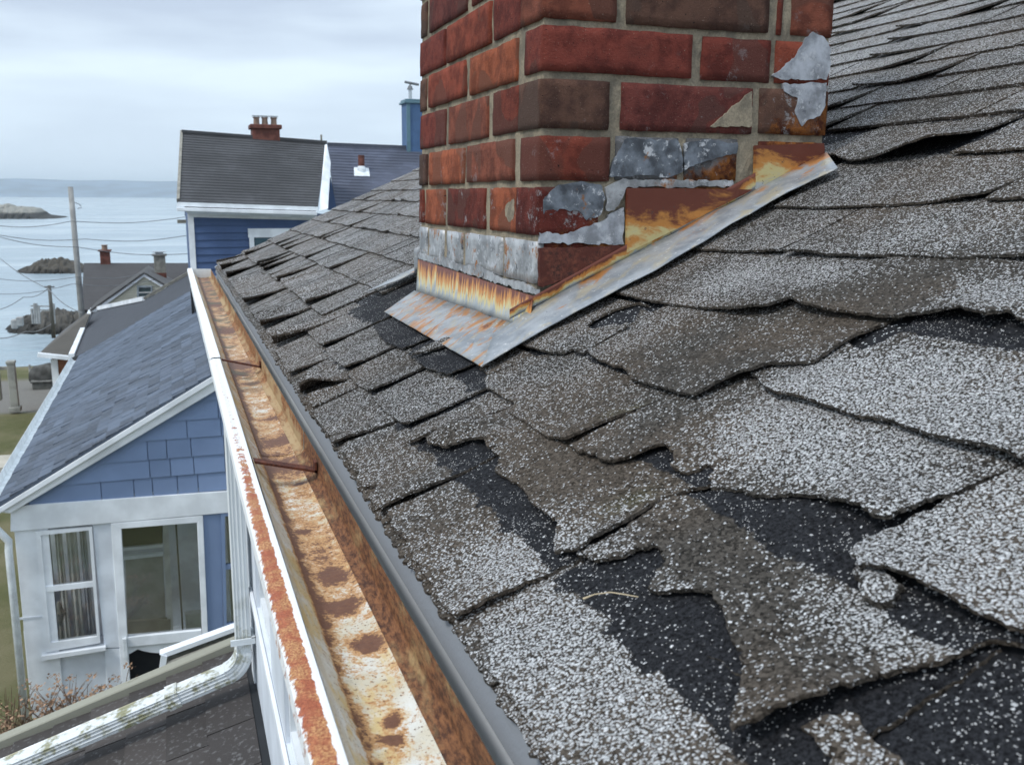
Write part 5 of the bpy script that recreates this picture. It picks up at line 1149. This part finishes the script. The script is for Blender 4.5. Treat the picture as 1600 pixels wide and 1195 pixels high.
# blue painted chimney with cowl behind the brick stack
bc = tag(empty('blue_chimney', aY(650, 232, 27)), 'tall blue painted chimney with teal cap and metal cowl behind the red brick chimney', 'chimney')
a = aY(636, 240, 27); c = aY(672, 163, 27)
b = MB(); b.box(a.x, c.x, 27, 27.6, a.z - 3.5, c.z); b.build('stack', M_CHB, bc)
b = MB(); b.box(a.x, a.x + .1, 26.97, 26.999, a.z - 3.5, c.z - .01); b.build('edge_strip', M_TEAL, bc)
b = MB(); b.box(a.x - .06, c.x + .06, 26.94, 27.66, c.z, c.z + .06); b.box(a.x - .02, c.x + .02, 26.98, 27.62, c.z + .06, c.z + .12); b.build('cap', M_TEAL, bc, .01)
b = MB(); p = aY(641, 158, 27.3); b.tube([(p.x, 27.3, c.z + .12), (p.x, 27.3, c.z + .42)], .05, 10); b.build('flue_pipe', M_ZINC, bc)
b = MB(); b.tube([(p.x - .15, 27.3, c.z + .60), (p.x + .25, 27.3, c.z + .54)], .035, 8); b.tube([(p.x, 27.3, c.z + .42), (p.x, 27.3, c.z + .58)], .02, 8); b.lathe((p.x, 27.3, c.z + .40), [(.09, 0), (.05, .10)]); b.build('cowl', M_WIRE, bc)
# ================================================================== POLES, WIRES, YARD
def pole(name, a, b, Y, r, lab, cat, mat=M_POLE):
    p, q = aY(*a, Y), aY(*b, Y); p.z = min(p.z, gz(p.x, Y) - .2) if False else p.z
    o = tag(empty(name, p), lab, cat); m_ = MB(); m_.tube([p, q], [r * 1.12, r * .85], 10); m_.build('pole', mat, o, smooth=True); return o, p, q
o, p, q = pole('utility_pole', (134, 560), (110, 292), 27., .075, 'tall leaning grey utility pole rising left of the grey roofed house', 'utility pole')
b = MB(); h = aY(117, 322, 27); b.tube([h + V((-.02, 0, .1)), h + V((.12, 0, .04)), h + V((.15, 0, -.04)), h + V((.06, 0, -.06))], .016, 6); b.build('insulator_hook', M_ZINC, o)
o2, p, q = pole('wire_pole', (84, 528), (77, 446), 34., .06, 'short thin dark pole by the shore rocks where two wires meet', 'pole', plain('dark_pole', (.10, .10, .09)))
b = MB(); b.bar(q + V((-.15, 0, -.05)), q + V((.15, 0, -.05)), .05, .05); b.build('crossarm', M_WIRE, o2)
po = tag(empty('stone_post', aY(21, 640, 25.7)), 'pale stone post standing on the gravel yard at far left', 'post')
a, c = aY(24, 638, 25.7), aY(17, 568, 25.7)
b = MB(); b.hexa([(a.x - .09, 25.6, a.z), (a.x + .09, 25.6, a.z), (a.x + .09, 25.8, a.z), (a.x - .09, 25.8, a.z)], [(c.x - .085, 25.6, c.z), (c.x + .085, 25.6, c.z), (c.x + .085, 25.8, c.z), (c.x - .085, 25.8, c.z)]); b.build('shaft', M_CONC, po, .01)
b = MB(); b.box(c.x - .10, c.x + .10, 25.58, 25.82, c.z, c.z + .07); b.build('cap', M_CONC, po, .01)
b = MB(); b.box(a.x - .13, a.x + .13, 25.56, 25.84, a.z - .06, a.z + .05); b.build('foot', M_CONC, po, .01)
o = tag(empty('stone_post', aY(-4, 600, 25.7)), 'partly cut off post with a crossbar at the left edge of the photo', 'post')
a, c = aY(0, 606, 25.7), aY(-2, 568, 25.7); b = MB(); b.box(a.x - .12, a.x + .02, 25.6, 25.8, a.z - .3, c.z); b.build('shaft', M_STUC, o, .01)
b = MB(); p = aY(2, 575, 25.7); b.box(p.x - .2, p.x + .18, 25.65, 25.75, p.z - .04, p.z + .03); b.build('crossbar', M_STUC, o)
o = tag(empty('fence_stake', aY(47, 588, 37)), 'short dark stake standing in the green grass before the sea', 'stake')
a, c = aY(48, 588, 37), aY(46, 570, 37); b = MB(); b.tube([a - V((0, 0, .2)), c], [.05, .04], 7); b.build('stake', M_POLE, o)
tr = tag(empty('stone_trough', aY(65, 605, 31.2)), 'low grey stone trough with a boulder on it beside the russet cottage', 'trough')
a, c = aY(50, 606, 31), aY(84, 598, 31)
b = MB(); b.box(a.x, c.x, 31, 32, a.z - .15, c.z + .02); b.build('basin', plain('trough_stone', (.11, .11, .10), .9, .3, 6), tr, .03)
b = MB(); b.box(a.x - .04, c.x + .04, 30.96, 32.04, c.z + .021, c.z + .08); b.build('rim', plain('trough_rim', (.16, .16, .15), .9, .3, 6), tr, .02)
bl = tag(empty('boulder', aY(70, 590, 31.4)), 'dark rounded boulder sitting on the stone trough', 'boulder')
v_, f_ = cuboid(0, 1, 0, 1, 0, 1, .12, .4, 0); ctr = aY(72, 586, 31.4)
mk('rock', [ctr + V(((x - .5) * .95, (y - .5) * .65, (z - .5) * .65)) + noise.noise_vector(V((x, y, z)) * 3) * .06 for x, y, z in v_], f_, plain('boulder_rock', (.07, .07, .065), .95, .3, 5), bl, True)
# wires: (name group) one object each, sagging between real end points
def wire(pts, Y, lab, r=.013, Y2=None):
    Y2 = Y2 or Y; n = len(pts); b = MB(); P = [aY(*p, lerp(Y, Y2, i / (n - 1))) for i, p in enumerate(pts)]
    out = []
    for i in range(n - 1):
        for k in range(8): f = k / 8; out.append(P[i].lerp(P[i + 1], f) - V((0, 0, .10 * sin(pi * f))))
    out.append(P[-1]); b.tube(out, r * .8, 5); tag(b.build('overhead_wire', M_WIRE), lab, 'wire', 'overhead wires crossing the view of the sea')
Z5 = lambda pts: [(x / 2.9875, 250 + y / 2.9875) for x, y in pts]
wire(Z5([(-60, 302), (333, 286), (880, 264)]), 26.9, 'highest wire, running right from high on the tall utility pole', .011)
wire(Z5([(-60, 340), (400, 369), (876, 352)]), 26.9, 'second wire from the top, nearly level across the water', .011)
wire(Z5([(-60, 343), (360, 406), (880, 438)]), 26.9, 'wire sloping down to the right just above the grey roof ridge', .011)
wire(Z5([(-40, 425), (225, 602), (385, 714)]), 33., 'steep wire crossing the short thin pole down to the brown cottage roof', .014, 24.)
wire(Z5([(-60, 708), (110, 640), (225, 600)]), 33.8, 'wire rising from the left edge to the short thin pole', .014)
wire(Z5([(-60, 830), (120, 800), (240, 765)]), 33.8, 'thick low wire in front of the shore rocks', .018)
wire(Z5([(-60, 548), (360, 546), (700, 522)]), 26.9, 'faint wire passing in front of the dark rock islet and grey roof', .009)
wire(Z5([(-60, 625), (340, 578), (720, 560)]), 26.9, 'faint lower wire passing over the grey roof', .009)
# jetty frame and gulls on the shore rocks
jt = tag(empty('jetty_frame', aY(55, 495, 62)), 'pale timber jetty frame standing on the shore rocks', 'jetty')
for x in (50, 54, 57, 61, 84):
    a, c = aY(x, 492, 60), aY(x - .5, 474 + 4 * (x % 3), 60); b = MB(); b.tube([a - V((0, 0, .5)), c], .07, 6); b.build('upright', M_POLE, jt)
for y in (478, 484):
    b = MB(); b.bar(aY(48, y, 60), aY(86, y + 1, 60), .08, .08); b.build('rail', M_POLE, jt)
for x, y in ((30, 499), (22, 503)):
    b = MB(); c = aY(x, y, 60); b.box(c.x - .18, c.x + .18, 60, 60.4, c.z - .4, c.z + .12); tag(b.build('mooring_block', M_POLE, None, .05), ('larger' if x == 30 else 'smaller') + ' block on the left end of the shore rocks', 'block')
# bare shrubs
def shrub(px_, py_, Y, hgt, spread, n, lab, heads, seed):
    random.seed(seed); root = aY(px_, py_, Y); root.z = -5.22
    o = tag(empty('bare_shrub', root), lab, 'shrub'); b = MB(); h_ = MB()
    for i in range(n):
        a = uni(0, 2 * pi); s_ = uni(.2, 1) * spread; pts = [root + V((uni(-.08, .08), uni(-.08, .08), 0))]; L_ = hgt * uni(.6, 1.05)
        for k in range(1, 6):
            f = k / 5; pts.append(root + V((cos(a) * s_ * f ** 1.3 + uni(-.03, .03), sin(a) * s_ * .6 * f + uni(-.03, .03), L_ * f)))
        b.tube(pts, [.009, .007, .006, .005, .004, .002], 5)
        for k in (2, 3, 4):
            q = pts[k]; e = q + V((uni(-.2, .2), uni(-.15, .15), uni(.05, .25))); b.tube([q, (q + e) / 2 + V((0, 0, .03)), e], [.004, .003, .002], 4)
            if rnd() < heads:
                for _ in range(14):
                    c = e + V((uni(-1, 1), uni(-1, 1), uni(-.7, .7))) * .05; d = V((uni(-1, 1), uni(-1, 1), uni(-1, 1))).normalized() * .016; e2 = d.cross(V((0, 0, 1))) + V((.004, 0, .004))
                    h_.add([c - d, c + e2, c + d, c - e2], [[0, 1, 2, 3]])
    b.build('stems', M_TWIG, o)
    if h_.v: mk('flower_heads', h_.v, h_.f, M_LEAF, o)['kind'] = 'stuff'
shrub(5, 1120, 8.6, 1.05, .75, 60, 'tangled bare brown shrub at the left edge in front of the white porch corner', .25, 3)
shrub(-25, 1130, 8.0, .8, .8, 50, 'lower brown shrub with dry flower heads at the very left edge', .5, 5)
shrub(125, 1140, 8.9, .85, .7, 44, 'shrub with dry pinkish brown flower heads before the white porch wall', .95, 8)
shrub(55, 1150, 7.6, .65, .6, 40, 'short shrub with pale dry flower heads behind the weathered edge board', .95, 9)

# ================================================================== HAZE over the bay
hz = MB(); hz.box(-6600, 6600, -60, 9400, -13.5, 125)
hm = bpy.data.materials.new('sea_haze'); hm.use_nodes = True; hm.node_tree.nodes.clear()
vo = hm.node_tree.nodes.new('ShaderNodeVolumePrincipled'); om = hm.node_tree.nodes.new('ShaderNodeOutputMaterial')
vo.inputs['Color'].default_value = (.80, .92, 1, 1); vo.inputs['Density'].default_value = .00022; vo.inputs['Anisotropy'].default_value = 0
hm.node_tree.links.new(vo.outputs[0], om.inputs['Volume'])
tag(hz.build('haze', hm), kind='stuff')
